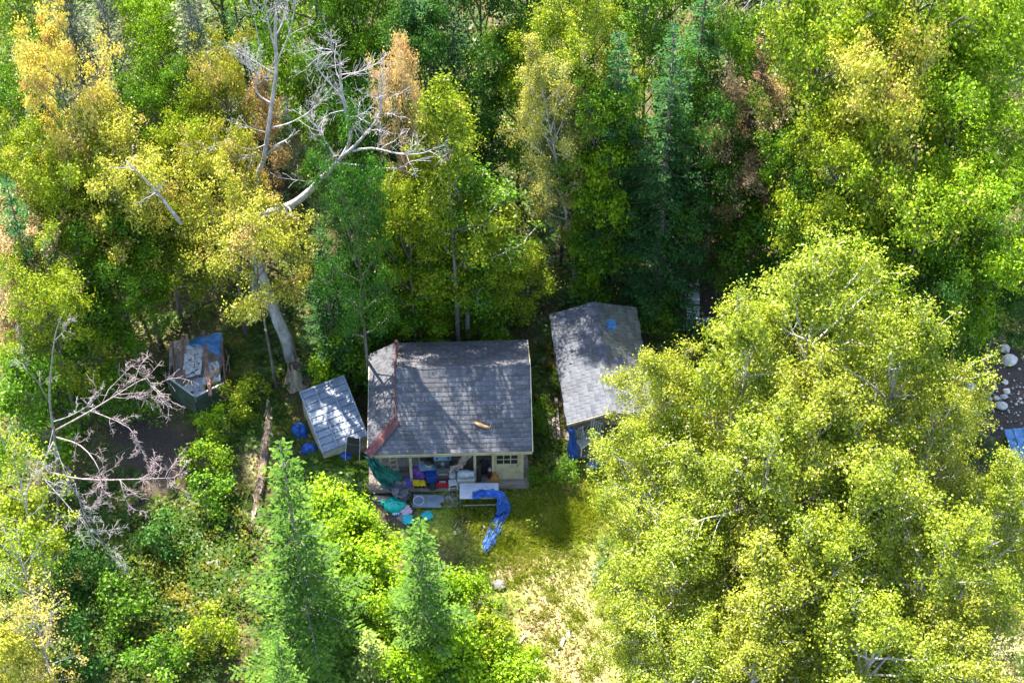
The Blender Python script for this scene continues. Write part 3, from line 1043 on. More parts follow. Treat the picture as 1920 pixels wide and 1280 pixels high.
bx_ = thing('blue_vent_box', 'small square bright blue box on the mossy shed roof', 'box', shed_at(2.12, SL - 1.05, SE + SR - .52 * SR / SW), SY)
bx_.rotation_euler = (0, math.atan2(SR, SW), SY)
MB().box((0, 0, .07), (.36, .42, .12), taper=.92).build('box_body', 'tarpfaded', bx_, bevel=.015)
MB().box((0, 0, .145), (.26, .30, .03), taper=.8).build('lid', 'tarpfaded', bx_, bevel=.01)

# ------------------------------------------------------------------ low tin-roofed shelter
cs = [G(562, 738, 1.2), G(645, 706, 1.5), G(690, 817, .95), G(605, 850, .65)]
tin = thing('tin_shelter', 'low shelter with a peeling white ribbed tin roof beside the cabin', 'shelter', (cs[3].x, cs[3].y, 0))
cs = [c - Vector((cs[3].x, cs[3].y, 0)) for c in [Vector(c) for c in cs]]
TL, TR, BR, BL = cs


def tq(u, v, h=0.0):
    return TL.lerp(TR, u).lerp(BL.lerp(BR, u), v) + Vector((0, 0, h))


troof = MB().slab([tq(0, 0, -.03), tq(1, 0, -.03), tq(1, 1, -.03), tq(0, 1, -.03)], .03).build('roof', 'tinrib', tin)
for i in range(3):
    for j in range(9):
        u0, u1 = i / 3 + .012, (i + 1) / 3 - .012
        v0, v1 = j / 9 + .004, (j + 1) / 9 - .006
        k = rnd.uniform(0, .008)
        MB().slab([tq(u0, v0, .006 + k), tq(u1, v0, .006 + k), tq(u1, v1, .03 + k), tq(u0, v1, .03 + k)], .018).build('tin_panel', 'whitetin', troof)
for i in range(4):
    u = min(.99, max(.01, i / 3))
    MB().beam(tq(u, 0, .045), tq(u, 1, .045), .05, .05).build('batten', 'tinrib', troof)
MB().beam(tq(0, 0, .04), tq(1, 0, .04), .07, .06).build('edge_trim', 'tinrib', troof)
for (a, c) in ((BL, BR), (TL, BL), (TR, TL)):
    n = 10
    for i in range(n):
        p0, p1 = a.lerp(c, (i + .03) / n), a.lerp(c, (i + .97) / n)
        mid = (p0 + p1) / 2
        inn = ((TL + TR + BR + BL) / 4 - mid)
        inn.z = 0
        mid = mid + inn * .06
        d = (p1 - p0)
        MB().box((mid.x, mid.y, (min(p0.z, p1.z) - .08) / 2), (math.hypot(d.x, d.y), .025, min(p0.z, p1.z) - .08), Matrix.Rotation(math.atan2(d.y, d.x), 3, 'Z')).build('wall_board', 'cream', tin)
tag(troof)


def heap(name, px, py, r, h, m, label, cat='tarp', seed=0, z=0.0, sq=1.0):
    """crumpled tarp heap: folded sheet over a lump"""
    bm = bmesh.new()
    bmesh.ops.create_icosphere(bm, subdivisions=4, radius=1)
    for v in bm.verts:
        d = v.co.normalized()
        k = 1 + .30 * noise.noise(d * 1.6 + Vector((seed, 0, 0))) + .16 * abs(noise.noise(d * 4 + Vector((seed, 5, 0)))) - .10 * abs(noise.noise(d * 7 + Vector((0, seed, 9))))
        v.co = Vector((d.x * r * k, d.y * r * sq * k, max(-.03, d.z * h * k)))
    me = bpy.data.meshes.new(name)
    bm.to_mesh(me)
    bm.free()
    me.polygons.foreach_set('use_smooth', [True] * len(me.polygons))
    o = bpy.data.objects.new(name, me)
    me.materials.append(M[m])
    link(o)
    o.location = gp(px, py, z)
    tag(o, label, cat)
    return o


heap('crumpled_tarp', 560, 812, .30, .42, 'tarp', 'crumpled blue tarp heap at the far side of the tin shelter', seed=1)
heap('crumpled_tarp', 580, 845, .28, .34, 'tarp', 'crumpled blue tarp heap at the front corner of the tin shelter', seed=5, sq=.8)
heap('crumpled_tarp', 650, 862, .30, .36, 'tarp', 'blue tarp heap under the folding chair between shelter and cabin', seed=9)
ch = thing('folding_chair', 'white tubular folding chair leaning beside the tin shelter', 'chair', gp(664, 868), R_(-12))
f = MB()
for s in (-.26, .26):
    f.tube([(s, -.15, .05), (s, -.12, .5), (s * .96, .12, 1.05), (s * .9, .2, 1.3)], .016, 6)
f.tube([(-.26, -.15, .05), (0, -.17, .03), (.26, -.15, .05)], .016, 6)
f.tube([(-.235, .2, 1.3), (0, .22, 1.33), (.235, .2, 1.3)], .016, 6)
f.build('frame', 'frame_metal', ch, True)
MB().slab([(-.23, -.06, .62), (.23, -.06, .62), (.23, .08, .95), (-.23, .08, .95)], .02).build('seat', 'black_rubber', ch)
MB().slab([(-.22, .10, 1.0), (.22, .10, 1.0), (.21, .19, 1.25), (-.21, .19, 1.25)], .02).build('backrest', 'black_rubber', ch)

# ------------------------------------------------------------------ scrap trailer
tr = thing('scrap_trailer', 'derelict pointed trailer with dull green side panels full of scrap', 'trailer', gp(366, 760))
o_ = tr.location


def tl(px, py, z):
    return G(px, py, z) - o_


for nm, a, c, zz in (('side_panel', (314, 707), (364, 743), 1.25), ('side_panel', (367, 744), (420, 718), 1.15)):
    p0, p1 = tl(*a, zz), tl(*c, zz)
    d = (p1 - p0)
    side = MB()
    side.box(((p0.x + p1.x) / 2, (p0.y + p1.y) / 2, .16 + (zz - .16) / 2), (d.length, .04, zz - .16), Matrix.Rotation(math.atan2(d.y, d.x), 3, 'Z'))
    s_ = side.build(nm, 'greenpanel', tr)
    MB().beam(p0 + Vector((0, 0, .02)), p1 + Vector((0, 0, .02)), .06, .04).build('edge_strip', 'frame_metal', s_)
for a, c in (((322, 640), (328, 720)), ((416, 640), (421, 712))):
    p0, p1 = tl(*a, .9), tl(*c, .9)
    MB().beam(p0 - Vector((0, 0, .3)), p1 - Vector((0, 0, .3)), .04, .6).build('side_rail', 'rusty', tr)
fl = [tl(318, 640, .45), tl(418, 632, .45), tl(420, 730, .45), tl(367, 765, .45), tl(316, 725, .45)]
MB().add(fl + [v - Vector((0, 0, .06)) for v in fl], [(0, 1, 2, 3, 4), (9, 8, 7, 6, 5)] + [(i, i + 5, (i + 1) % 5 + 5, (i + 1) % 5) for i in range(5)]).build('floor', 'boards', tr)
for px, py in ((325, 700), (420, 700)):
    Mx = Matrix.Translation(tl(px, py, .3)) @ Matrix.Rotation(R_(90), 4, 'Y')
    MB().lathe([(.14, -.08), (.28, -.08), (.30, 0), (.28, .08), (.14, .08)], 18, Mx).build('wheel', 'black_rubber', tr, True)


def sheet_thing(name, pts, t, m, label, cat):
    P = [G(*p) for p in pts]
    c = sum(P, Vector()) / len(P)
    c.z = min(p.z for p in P)
    n_ = 8
    V, F = [], []
    for i in range(n_ + 1):
        for j in range(n_ + 1):
            u, v = i / n_, j / n_
            q_ = P[0].lerp(P[1], u).lerp(P[3].lerp(P[2], u), v) - c
            q_.z += .03 * noise.noise(Vector((u * 3, v * 3, c.x * 3)))
            V.append(q_)
    for i in range(n_):
        for j in range(n_):
            F.append((i * (n_ + 1) + j, (i + 1) * (n_ + 1) + j, (i + 1) * (n_ + 1) + j + 1, i * (n_ + 1) + j + 1))
    o = MB().add(V, F).build(name, m)
    o.location = c
    s_ = o.modifiers.new('solid', 'SOLIDIFY')
    s_.thickness = t
    return tag(o, label, cat)


sheet_thing('tin_sheet', [(350, 648, 1.25), (384, 640, 1.25), (376, 702, 1.15), (342, 710, 1.1)], .015, 'tin', 'weathered grey tin sheet lying on the scrap trailer beside the tarp', 'metal sheet')
sheet_thing('tin_sheet', [(346, 664, 1.33), (364, 660, 1.33), (365, 695, 1.27), (342, 706, 1.25)], .02, 'tin', 'narrow dark-edged tin panel lying on top of the larger tin sheet', 'metal sheet')
sheet_thing('tin_sheet', [(386, 682, 1.0), (410, 676, 1.0), (414, 714, .9), (378, 722, .9)], .015, 'tin', 'blotchy black and white tin sheet near the point of the trailer', 'metal sheet')
sheet_thing('wood_board', [(362, 710, .8), (384, 708, .8), (384, 752, .62), (364, 756, .62)], .03, 'white_enamel', 'bright white board in the point of the scrap trailer', 'board')
c0, c1 = G(372, 640, 1.15), G(404, 632, 1.15)
tb = cloth('blue_tarp', [(G(356, 646, 1.2), (0, .14, -.02)), (G(372, 641, 1.28), (0, .22, .0)), (G(396, 643, 1.2), (0, .42, .0)), (G(415, 646, 1.16), (0, .48, .05))], 'tarpfaded', None, nv=9, wr=.05, seed=4)
tag(tb, 'faded blue tarp spread over the back of the scrap trailer', 'tarp')
for a, c, w, lab in (((342, 632, 1.1), (345, 708, 1.3), .09, 'rust red plank along the outer edge of the scrap trailer'),
                     ((381, 620, 1.25), (394, 742, 1.35), .12, 'long rust brown beam lying across the blue tarp on the trailer'),
                     ((350, 627, 1.1), (351, 648, 1.1), .08, 'short grey post end sticking up behind the scrap trailer')):
    P0, P1 = G(*a), G(*c)
    o = MB().beam(P0 - P1, (0, 0, 0), w, .07).build('timber', 'boards' if 'grey' in lab else 'rusty')
    o.location = P1
    tag(o, lab, 'timber')
cr = thing('yellow_crate', 'yellow slatted crate wedged among the scrap on the trailer', 'crate', G(396, 726, .46), R_(10))
for k in range(5):
    MB().box((-.2 + k * .1, 0, .22), (.03, .34, .4)).build('slat', 'yellow_plastic', cr)
for z in (.08, .4):
    MB().box((0, -.18, z), (.5, .02, .04)).build('rail', 'yellow_plastic', cr)
    MB().box((0, .18, z), (.5, .02, .04)).build('rail', 'yellow_plastic', cr)
bk = thing('white_bucket', 'white plastic bucket tipped beside the scrap trailer', 'bucket', gp(332, 700, .14), 0)
bk.rotation_euler = (R_(80), 0, R_(40))
MB().lathe([(.0, -.2), (.16, -.2), (.19, .2), (.175, .2), (.145, -.17), (.0, -.17)], 18, caps=False).build('body', 'white_plastic', bk, True)
MB().lathe([(.185, .15), (.2, .155), (.2, .19), (.19, .2)], 18, caps=False).build('rim', 'white_plastic', bk, True)
for i, (a, c) in enumerate((((424, 655), (432, 722)), ((408, 690), (430, 716)), ((412, 680), (436, 676)))):
    P0, P1 = G(*a, .5), gp(*c, .05)
    o = MB().tube([P0 - P1, (P0 - P1) * .5 + Vector((.05, 0, .04)), (0, 0, 0)], [.012, .016, .018], 5).build('dead_stick', 'deadwood')
    o.location = P1
    tag(o, ('upright thin dead stick beside the scrap trailer', 'slanting dead stick leaning on the trailer corner', 'short dead stick poking sideways from the trailer')[i], 'stick')


# ------------------------------------------------------------------ things on and before the porch
FZ = .302


def at(px, py, z=FZ):
    return G(px, py, z)


def tank(name, loc, rot, label, s=1.0):
    t_ = thing(name, label, 'gas tank', loc)
    t_.rotation_euler = rot
    t_.scale = (s, s, s)
    MB().lathe([(.10, .0), (.13, .0), (.13, .04), (.155, .07), (.155, .34), (.13, .41), (.07, .445), (.0, .45)], 20, caps=False).build('body', 'white_enamel', t_, True)
    MB().lathe([(.105, .42), (.115, .42), (.115, .54), (.105, .54), (.105, .42)], 18, caps=False).build('collar', 'white_enamel', t_)
    v = MB().lathe([(.03, .44), (.03, .5), (.045, .5), (.045, .53), (.0, .53)], 10, caps=False)
    v.build('valve', 'dark_metal', t_)
    MB().lathe([(.12, -.03), (.13, -.03), (.13, .02), (.12, .02)], 18, caps=False).build('foot_ring', 'white_enamel', t_)
    return t_


tank('gas_tank', at(849, 899), (0, 0, 0), 'upright white gas tank standing beside the hanging pink cloth')
cart = thing('white_cart', 'white slatted plastic rack holding the lying gas tank', 'rack', at(874, 906), CY)
MB().box((0, .0, .38), (.62, .36, .03)).build('shelf', 'white_plastic', cart, bevel=.008)
MB().box((0, .0, .08), (.60, .34, .03)).build('shelf', 'white_plastic', cart, bevel=.008)
for x in (-.29, .29):
    for y in (-.16, .16):
        MB().box((x, y, .2), (.04, .04, .4)).build('leg', 'white_plastic', cart)
for k in range(5):
    MB().box((0, -.175, .12 + .055 * k), (.56, .012, .03)).build('slat', 'white_plastic', cart)
tk = tank('gas_tank', at(874, 906) + Vector((-.25, .0, FZ + .26)), (0, R_(90), CY), 'white gas tank lying on its side on the porch rack')
stl = thing('plastic_stool', 'small white plastic stool at the porch edge below the upright tank', 'stool', at(849, 913), .2)
MB().box((0, 0, .27), (.30, .26, .035)).build('seat', 'white_plastic', stl, bevel=.012)
for x in (-1, 1):
    for y in (-1, 1):
        MB().beam((x * .12, y * .1, .26), (x * .16, y * .13, 0), .05, .03).build('leg', 'white_plastic', stl)
MB().box((0, -.12, .12), (.24, .02, .04)).build('brace', 'white_plastic', stl)

stv = thing('old_stove', 'old dark enamel stove with a pale blue back panel', 'stove', at(831, 893), CY)
MB().box((0, 0, .36), (.46, .44, .70)).build('body', 'grey_enamel', stv, bevel=.01)
MB().box((0, -.228, .30), (.38, .02, .38)).build('oven_door', 'grey_enamel', stv, bevel=.006)
MB().box((0, -.25, .46), (.34, .02, .02)).build('handle', 'frame_metal', stv)
bp_ = MB().box((0, .20, .84), (.60, .06, .28)).build('back_panel', 'pale_blue', stv, bevel=.01)
for x in (-.2, .2):
    MB().lathe([(.045, 0), (.045, .025), (.03, .035), (0, .035)], 12, Matrix.Translation((x, .168, .86)) @ Matrix.Rotation(R_(90), 4, 'X')).build('knob', 'cobalt', bp_)
MB().lathe([(.06, .0), (.06, .05), (.05, .06), (.0, .06)], 14, Matrix.Translation((0, .02, .712))).build('burner', 'frame_metal', stv)
for x, y in ((-.13, -.1), (.13, -.1)):
    MB().lathe([(.07, .0), (.075, .012), (.05, .012)], 14, Matrix.Translation((x, y, .712))).build('burner', 'dark_metal', stv)


def crate(name, loc, w, d, h, m, label, inner=None, rz=CY):
    t_ = thing(name, label, 'crate', loc, rz)
    MB().box((0, 0, .02), (w, d, .03)).build('base', m, t_)
    for i in range(3):
        z = .05 + (h - .04) * (i + .5) / 3
        hh = (h - .04) / 3 - .018
        for s in (-1, 1):
            MB().box((0, s * d / 2, z), (w, .018, hh)).build('slat', m, t_)
            MB().box((s * w / 2, 0, z), (.018, d, hh)).build('slat', m, t_)
    for x in (-1, 1):
        for y in (-1, 1):
            MB().box((x * w / 2, y * d / 2, h / 2 + .01), (.035, .035, h)).build('corner_post', m, t_)
    return t_


crate('red_crate', at(830, 905) + Vector((0, -.08, 0)), .38, .28, .30, 'red_plastic', 'red slatted crate on the porch in front of the stove')
o = MB().box((0, 0, .05), (.24, .12, .1)).build('white_carton', 'white_plastic', bevel=.01)
o.location = at(830, 905) + Vector((0, -.08, .06))
tag(o, 'small white carton lying inside the red crate', 'carton')


def tub(name, loc, w, d, h, m, label, lid=None, cat='tub'):
    t_ = thing(name, label, cat, loc, CY)
    MB().box((0, 0, h / 2), (w * .88, d * .88, h), taper=1.13).build('body', m, t_, bevel=.02)
    MB().box((0, 0, h + .01), (w * 1.03, d * 1.03, .035)).build('lid', lid or m, t_, bevel=.012)
    for s in (-1, 1):
        MB().box((s * w * .5, 0, h * .85), (.03, d * .4, .04)).build('handle', m, t_, bevel=.006)
    return t_


tub('blue_bin', at(810, 902), .40, .32, .42, 'cobalt', 'bright blue plastic bin between the purple beanbag and the stove')
tub('storage_tub', at(802, 886), .58, .40, .40, 'navy_tub', 'dark tub with a dusty blue lid carrying a steel pot', 'pale_blue')
pt = thing('steel_pot', 'dull steel pot with a domed lid on the dark storage tub', 'pot', at(802, 886) + Vector((.06, .02, .44)))
MB().lathe([(.0, 0), (.15, 0), (.16, .02), (.16, .16), (.15, .16)], 20, caps=False).build('body', 'frame_metal', pt, True)
MB().lathe([(.165, .16), (.12, .21), (.05, .235), (.0, .24)], 20, caps=False).build('lid', 'dark_metal', pt, True)
MB().lathe([(.0, .24), (.02, .24), (.025, .27), (.0, .28)], 10, caps=False).build('knob', 'dark_metal', pt)
bb = heap('beanbag', 787, 899, .28, .42, 'purple', 'purple beanbag slumped on the porch behind the yellow toy', 'beanbag', seed=14, z=FZ)
toy = thing('toy_truck', 'yellow and black plastic toy truck at the porch edge', 'toy', at(787, 910), CY)
MB().box((0, 0, .11), (.44, .18, .09), taper=.95).build('body', 'yellow_plastic', toy, bevel=.01)
MB().box((.12, 0, .2), (.14, .16, .1), taper=.85).build('cab', 'yellow_plastic', toy, bevel=.01)
MB().box((-.1, 0, .19), (.24, .17, .08), taper=1.15).build('tipper', 'yellow_plastic', toy, bevel=.008)
for x in (-.14, .0, .14):
    for y in (-.095, .095):
        MB().lathe([(.02, -.02), (.055, -.02), (.06, 0), (.055, .02), (.02, .02)], 14, Matrix.Translation((x, y, .06)) @ Matrix.Rotation(R_(90), 4, 'X')).build('wheel', 'black_rubber', toy, True)
tyr = thing('small_tyre', 'small black tyre lying at the porch edge beside the toy truck', 'tyre', at(811, 912))
MB().lathe([(.09, .02), (.12, 0), (.18, .0), (.205, .05), (.18, .10), (.12, .10), (.09, .08), (.09, .02)], 22, caps=False).build('tread', 'black_rubber', tyr, True)
MB().lathe([(.0, .04), (.085, .04), (.09, .06), (.0, .06)], 18, caps=False).build('hub', 'dark_metal', tyr)
# shelf rack with the red can
rk = thing('wire_shelf', 'white wire shelf rack at the back of the porch', 'shelf', at(766, 880), CY)
for x in (-.4, .4):
    for y in (-.14, .14):
        MB().tube([(x, y, 0), (x, y, .95)], .011, 6).build('upright', 'frame_metal', rk)
for z in (.4, .78):
    g_ = MB()
    for k in range(7):
        g_.beam((-.4, -.14 + .28 * k / 6, z), (.4, -.14 + .28 * k / 6, z), .01, .01)
    for x in (-.4, -.13, .13, .4):
        g_.beam((x, -.14, z - .01), (x, .14, z - .01), .012, .012)
    g_.build('shelf', 'frame_metal', rk)
jc = thing('red_can', 'red fuel can with a white cap on the wire shelf', 'can', at(766, 880) + Vector((-.17, .0, .785)), CY)
MB().box((0, 0, .14), (.22, .15, .27), taper=.95).build('body', 'red_plastic', jc, bevel=.02)
MB().lathe([(.035, .26), (.04, .33), (.03, .34), (0, .34)], 12, Matrix.Translation((.04, 0, .0))).build('cap', 'white_plastic', jc)
MB().tube([(-.08, 0, .26), (-.06, 0, .32), (.0, 0, .32), (.01, 0, .27)], .014, 6).build('handle', 'red_plastic', jc)
sl = thing('step_ladder', 'narrow cream step ladder standing behind the teal cloth', 'ladder', at(739, 880), CY + .25)
for s in (-1, 1):
    MB().beam((s * .14, -.12, 0), (s * .1, .06, .9), .035, .02).build('rail', 'cream', sl)
    MB().beam((s * .14, .22, 0), (s * .1, .08, .9), .03, .02).build('rear_rail', 'cream', sl)
for k in range(4):
    MB().box((0, -.10 + .045 * k, .15 + .22 * k), (.26 - .02 * k, .07, .02)).build('tread', 'cream', sl)
# hanging cloths and sheets
c_ = cloth('teal_cloth', [(at(689, 853, 2.2), (.08, .05, 0)), (at(700, 868, 1.9), (.16, .10, .0)), (at(716, 884, 1.25), (.27, .17, .05)), (at(732, 897, .75), (.30, .20, .06)), (at(739, 907, .42), (.22, .15, .03))], 'teal', nv=21, wr=.09, seed=2, sub=8)
tag(c_, 'teal cloth hanging from the roof corner down to the deck', 'cloth')
c_ = cloth('pink_cloth', [(at(886, 851, 2.1), (.09, .03, 0)), (at(879, 858, 1.8), (.16, .06, 0)), (at(867, 869, 1.35), (.22, .08, .1)), (at(857, 880, 1.0), (.22, .10, .1)), (at(851, 886, .85), (.16, .08, .0))], 'pinkcloth', nv=15, wr=.08, seed=3, sub=5)
tag(c_, 'dusty pink cloth hanging slantwise from the porch beam', 'cloth')
c_ = cloth('mesh_sheet', [(at(716, 896, .38), (.05, .22, .02)), (at(728, 904, .5), (.02, .34, .04)), (at(740, 913, .46), (.06, .40, .0)), (at(750, 921, .36), (.10, .36, -.02)), (at(758, 930, .12), (.12, .26, -.05)), (at(763, 938, .06), (.1, .18, .0))], 'net', nv=21, wr=.10, seed=8, sub=8)
tag(c_, 'grey mesh sheet crumpled over the front corner of the deck', 'sheet')
# pipes, bags, jugs by the door
pp = thing('black_pipe', 'upright ribbed black drain pipe between porch post and jug', 'pipe', at(898, 900))
prof = []
for k in range(28):
    prof += [(.075, k * .033), (.086, k * .033 + .012), (.086, k * .033 + .022), (.075, k * .033 + .03)]
MB().lathe(prof, 14, caps=False).build('tube', 'black_rubber', pp, True)
MB().lathe([(.0, .925), (.07, .925), (.09, .915), (.09, .95), (.0, .955)], 14, caps=False).build('end_cap', 'dark_metal', pp)
heap('black_bag', 908, 890, .24, .55, 'black_rubber', 'shiny black bag slumped on the porch behind the maroon bottle', 'bag', seed=21, z=FZ)
bt = thing('maroon_bottle', 'dark maroon bottle with a round white cap by the door', 'bottle', at(919, 893))
MB().lathe([(.0, 0), (.10, 0), (.11, .03), (.11, .30), (.07, .37), (.05, .40), (.0, .4)], 18, caps=False).build('body', 'maroon', bt, True)
MB().lathe([(.0, .39), (.075, .39), (.08, .42), (.07, .47), (.0, .48)], 16, caps=False).build('cap', 'white_plastic', bt, True)
jg = thing('amber_jug', 'big amber glass jug with a narrow neck before the door', 'jug', at(927, 904))
MB().lathe([(.0, 0), (.13, 0), (.15, .03), (.155, .22), (.12, .34), (.05, .42), (.04, .5), (.05, .51), (.05, .54), (.0, .54)], 20, caps=False).build('body', 'amber', jg, True)
MB().tube([(.05, 0, .5), (.11, 0, .47), (.11, 0, .38)], .014, 6).build('handle', 'amber', jg, True)
# white table with the tarp
tbp = (gp(864, 957) + gp(934, 957)) / 2
tab = thing('white_table', 'white-topped table on thin grey legs before the porch', 'table', (tbp.x, G(898, 934, .78).y, 0), CY * .5)
MB().box((0, .33, .765), (1.36, .66, .035)).build('table_top', 'white_enamel', tab, bevel=.01)
for x in (-.58, .58):
    for y in (.06, .6):
        MB().tube([(x, y, .75), (x * 1.03, y, 0)], .018, 6).build('leg', 'dark_metal', tab)
MB().beam((-.58, .06, .3), (.58, .06, .3), .025, .025).build('stretcher', 'frame_metal', tab)
MB().beam((-.58, .6, .3), (.58, .6, .3), .025, .025).build('stretcher', 'frame_metal', tab)
c_ = cloth('blue_tarp', [(G(886, 930, .82), (.0, .14, .0)), (G(905, 927, .83), (.0, .17, .0)), (G(924, 926, .82), (.02, .18, .0)), (G(937, 931, .80), (.12, .14, -.03)), (G(943, 945, .52), (.24, .10, .0)), (G(941, 963, .14), (.27, .08, .0)),
                         (G(933, 980, .06), (.27, .07, .0)), (G(925, 1000, .05), (.25, .05, .0)), (G(917, 1020, .05), (.22, .02, .0)), (G(910, 1037, .04), (.08, .0, .0))], 'tarp', nv=21, wr=.05, seed=6, sub=7)
tag(c_, 'bright blue tarp trailing from the white table onto the lawn', 'tarp')
# sink board
sk = thing('sink_board', 'blotchy white sink unit with a round basin lying before the deck', 'sink', gp(803, 943, .06), -.03)
ps = [(-.53, -.28), (.5, -.26), (.42, -.08), (.55, .0), (.54, .26), (-.53, .27)]
MB().prism(ps, .02, .09).build('board', 'whitetin', sk, bevel=.01)
MB().lathe([(.0, .045), (.10, .05), (.16, .085), (.19, .115), (.205, .115), (.205, .085)], 26, Matrix.Translation((-.33, .0, .0)), caps=False).build('basin', 'white_enamel', sk, True)
MB().lathe([(.0, .055), (.03, .057), (.03, .05)], 12, Matrix.Translation((-.33, .0, .0)), caps=False).build('drain', 'dark_metal', sk)
lid = thing('teal_shell_lid', 'glossy teal turtle-shell shaped sandbox lid on the ground before the deck', 'lid', gp(741, 948, .02), .1)
bm = MB()
V, F = [], []
n, m_ = 28, 9
for j in range(m_ + 1):
    ph = math.pi / 2 * j / m_
    for k in range(n):
        a = 2 * math.pi * k / n
        w_ = 1 + .03 * math.cos(a * 10) * (1 - j / m_)
        V.append((.40 * math.cos(ph) * math.cos(a) * w_, .33 * math.cos(ph) * math.sin(a) * w_, .25 * math.sin(ph) ** .8 + .02 * math.cos(a * 6) * math.sin(2 * ph)))
for j in range(m_):
    for k in range(n):
        F.append((j * n + k, j * n + (k + 1) % n, (j + 1) * n + (k + 1) % n, (j + 1) * n + k))
bm.add(V, F).build('shell', 'teal_plastic', lid, True)
MB().lathe([(.0, .17), (.06, .16), (.10, .12), (.11, .06), (.10, .0)], 14, Matrix.Translation((-.40, .10, 0)), caps=False).build('head', 'teal_plastic', lid, True)
for y in (.04, .15):
    MB().lathe([(.0, .05), (.035, .035), (.045, .0), (.035, -.03), (0, -.04)], 10, Matrix.Translation((-.41, y, .16)), caps=False).build('eye', 'cooler_green', lid, True)


def foam(px, py, w, rz, m, label, tilt=0.0, z=.05):
    t_ = []
    n_ = 7
    for s in range(4):
        for k in range(n_):
            u = -w / 2 + w * k / n_
            for uu, vv in ((u, 0), (u + w / n_ * .2, .028 if k % 2 else -.012), (u + w / n_ * .8, .028 if k % 2 else -.012)):
                p_ = Vector((uu, -w / 2 - vv, 0))
                p_.rotate(Matrix.Rotation(s * math.pi / 2, 3, 'Z'))
                t_.append((p_.x, p_.y))
    o = MB().prism(t_, -.008, .008).build('foam_tile', m)
    o.location = gp(px, py, z)
    o.rotation_euler = (tilt, tilt * .5, rz)
    return tag(o, label, 'foam tile', 'interlocking foam play tiles')


foam(801, 968, .34, .6, 'teal_foam', 'teal foam tile lying alone beside the spruce tip')
foam(765, 976, .34, .2, 'teal_foam', 'teal foam tile half hidden behind the spruce tip', .2, .08)
foam(761, 958, .36, .5, 'pink_foam', 'faded pink foam tile below the teal lid', .1, .07)
foam(756, 971, .34, .9, 'grey_foam', 'dark grey foam tile under the pink tile', 0, .03)
foam(764, 916, .34, .7, 'violet_foam', 'violet foam tile on the deck edge beside the mesh sheet', .15, .37)
foam(742, 960, .26, .3, 'pale_blue', 'pale blue foam scrap below the teal lid', .1, .05)
o = MB().box((0, 0, .02), (.62, .24, .03)).build('pale_board', 'boards')
o.location = gp(716, 936, .02)
o.rotation_euler = (0, 0, -.1)
tag(o, 'pale weathered board on the ground off the deck corner', 'board')
# rubble beside the sink
rb = MB()
rg = random.Random(3)
for _ in range(130):
    p = gp(rg.gauss(846, 9), rg.gauss(937, 7))
    s = rg.uniform(.02, .06)
    rot = Matrix.Rotation(rg.random() * 3, 3, 'Z') @ Matrix.Rotation(rg.random() * 3, 3, 'X')
    rb.box((p.x, p.y, p.z + s * .4), (s * 1.5, s * 1.2, s), rot, taper=.7)
tag(rb.build('rubble', 'gravel'), 'small heap of grey rubble beside the sink board', 'rubble', kind='stuff')

# ------------------------------------------------------------------ shed porch
c_ = cloth('blue_tarp', [(shed_at(.12, .0, 1.75), (.10, .05, 0)), (shed_at(.14, -.06, 1.2), (.15, .08, 0)), (shed_at(.16, -.14, .6), (.17, .08, 0)), (shed_at(.2, -.25, .06), (.19, .1, 0))], 'tarp', nv=11, wr=.06, seed=31, sub=4)
tag(c_, 'blue tarp hanging at the front post of the shed', 'tarp')
c_ = cloth('clear_sheet', [(shed_at(.3, .0, 1.7), (.10, .05, 0)), (shed_at(.42, -.02, 1.3), (.14, .08, 0)), (shed_at(.4, -.0, .8), (.16, .08, 0))], 'net', nv=9, wr=.05, seed=33, sub=4)
tag(c_, 'grey plastic sheet hanging beside the blue shed tarp', 'sheet')


def plastic_chair(loc, rz, label):
    t_ = thing('plastic_chair', label, 'chair', loc, rz)
    MB().box((0, 0, .42), (.44, .42, .03), taper=.96).build('seat', 'white_plastic', t_, bevel=.01)
    for x in (-1, 1):
        for y in (-1, 1):
            MB().beam((x * .2, y * .19, .42), (x * .25, y * .24, 0), .05, .035).build('leg', 'white_plastic', t_)
        MB().beam((x * .24, -.18, .62), (x * .25, .22, .64), .05, .025).build('armrest', 'white_plastic', t_)
        MB().beam((x * .24, -.17, .42), (x * .24, -.17, .62), .04, .03).build('arm_post', 'white_plastic', t_)
    for k in range(5):
        x = -.17 + .085 * k
        MB().beam((x, .2, .44), (x * 1.08, .30, .84), .05, .015).build('back_slat', 'white_plastic', t_)
    MB().beam((-.24, .31, .85), (.24, .31, .85), .03, .07).build('top_rail', 'white_plastic', t_)
    return t_


plastic_chair(shed_at(.62, .12, .19), SY + .5, 'white plastic armchair on the shed porch next to the blue tarp')
plastic_chair(shed_at(1.0, .42, .19), SY - .6, 'white plastic armchair deeper on the shed porch')
gr = thing('dish_rack', 'grey wire grid crate standing on the grass before the shed', 'crate', gp(1128, 862), SY)
MB().box((0, 0, .03), (.52, .50, .04)).build('base', 'grate_grey', gr)
for k in range(8):
    MB().beam((-.26 + .52 * k / 7, -.25, .26), (-.26 + .52 * k / 7, .25, .26), .014, .014).build('bar', 'grate_grey', gr)
    MB().beam((-.26, -.25 + .5 * k / 7, .274), (.26, -.25 + .5 * k / 7, .274), .014, .014).build('bar', 'grate_grey', gr)
for x in (-.26, .26):
    MB().box((x, 0, .14), (.02, .5, .26)).build('side', 'grate_grey', gr)
for y in (-.25, .25):
    MB().box((0, y, .14), (.5, .02, .26)).build('side', 'grate_grey', gr)
heap('crumpled_tarp', 1110, 872, .22, .12, 'tarpfaded', 'scrap of faded blue tarp on the grass near the wire crate', seed=41)
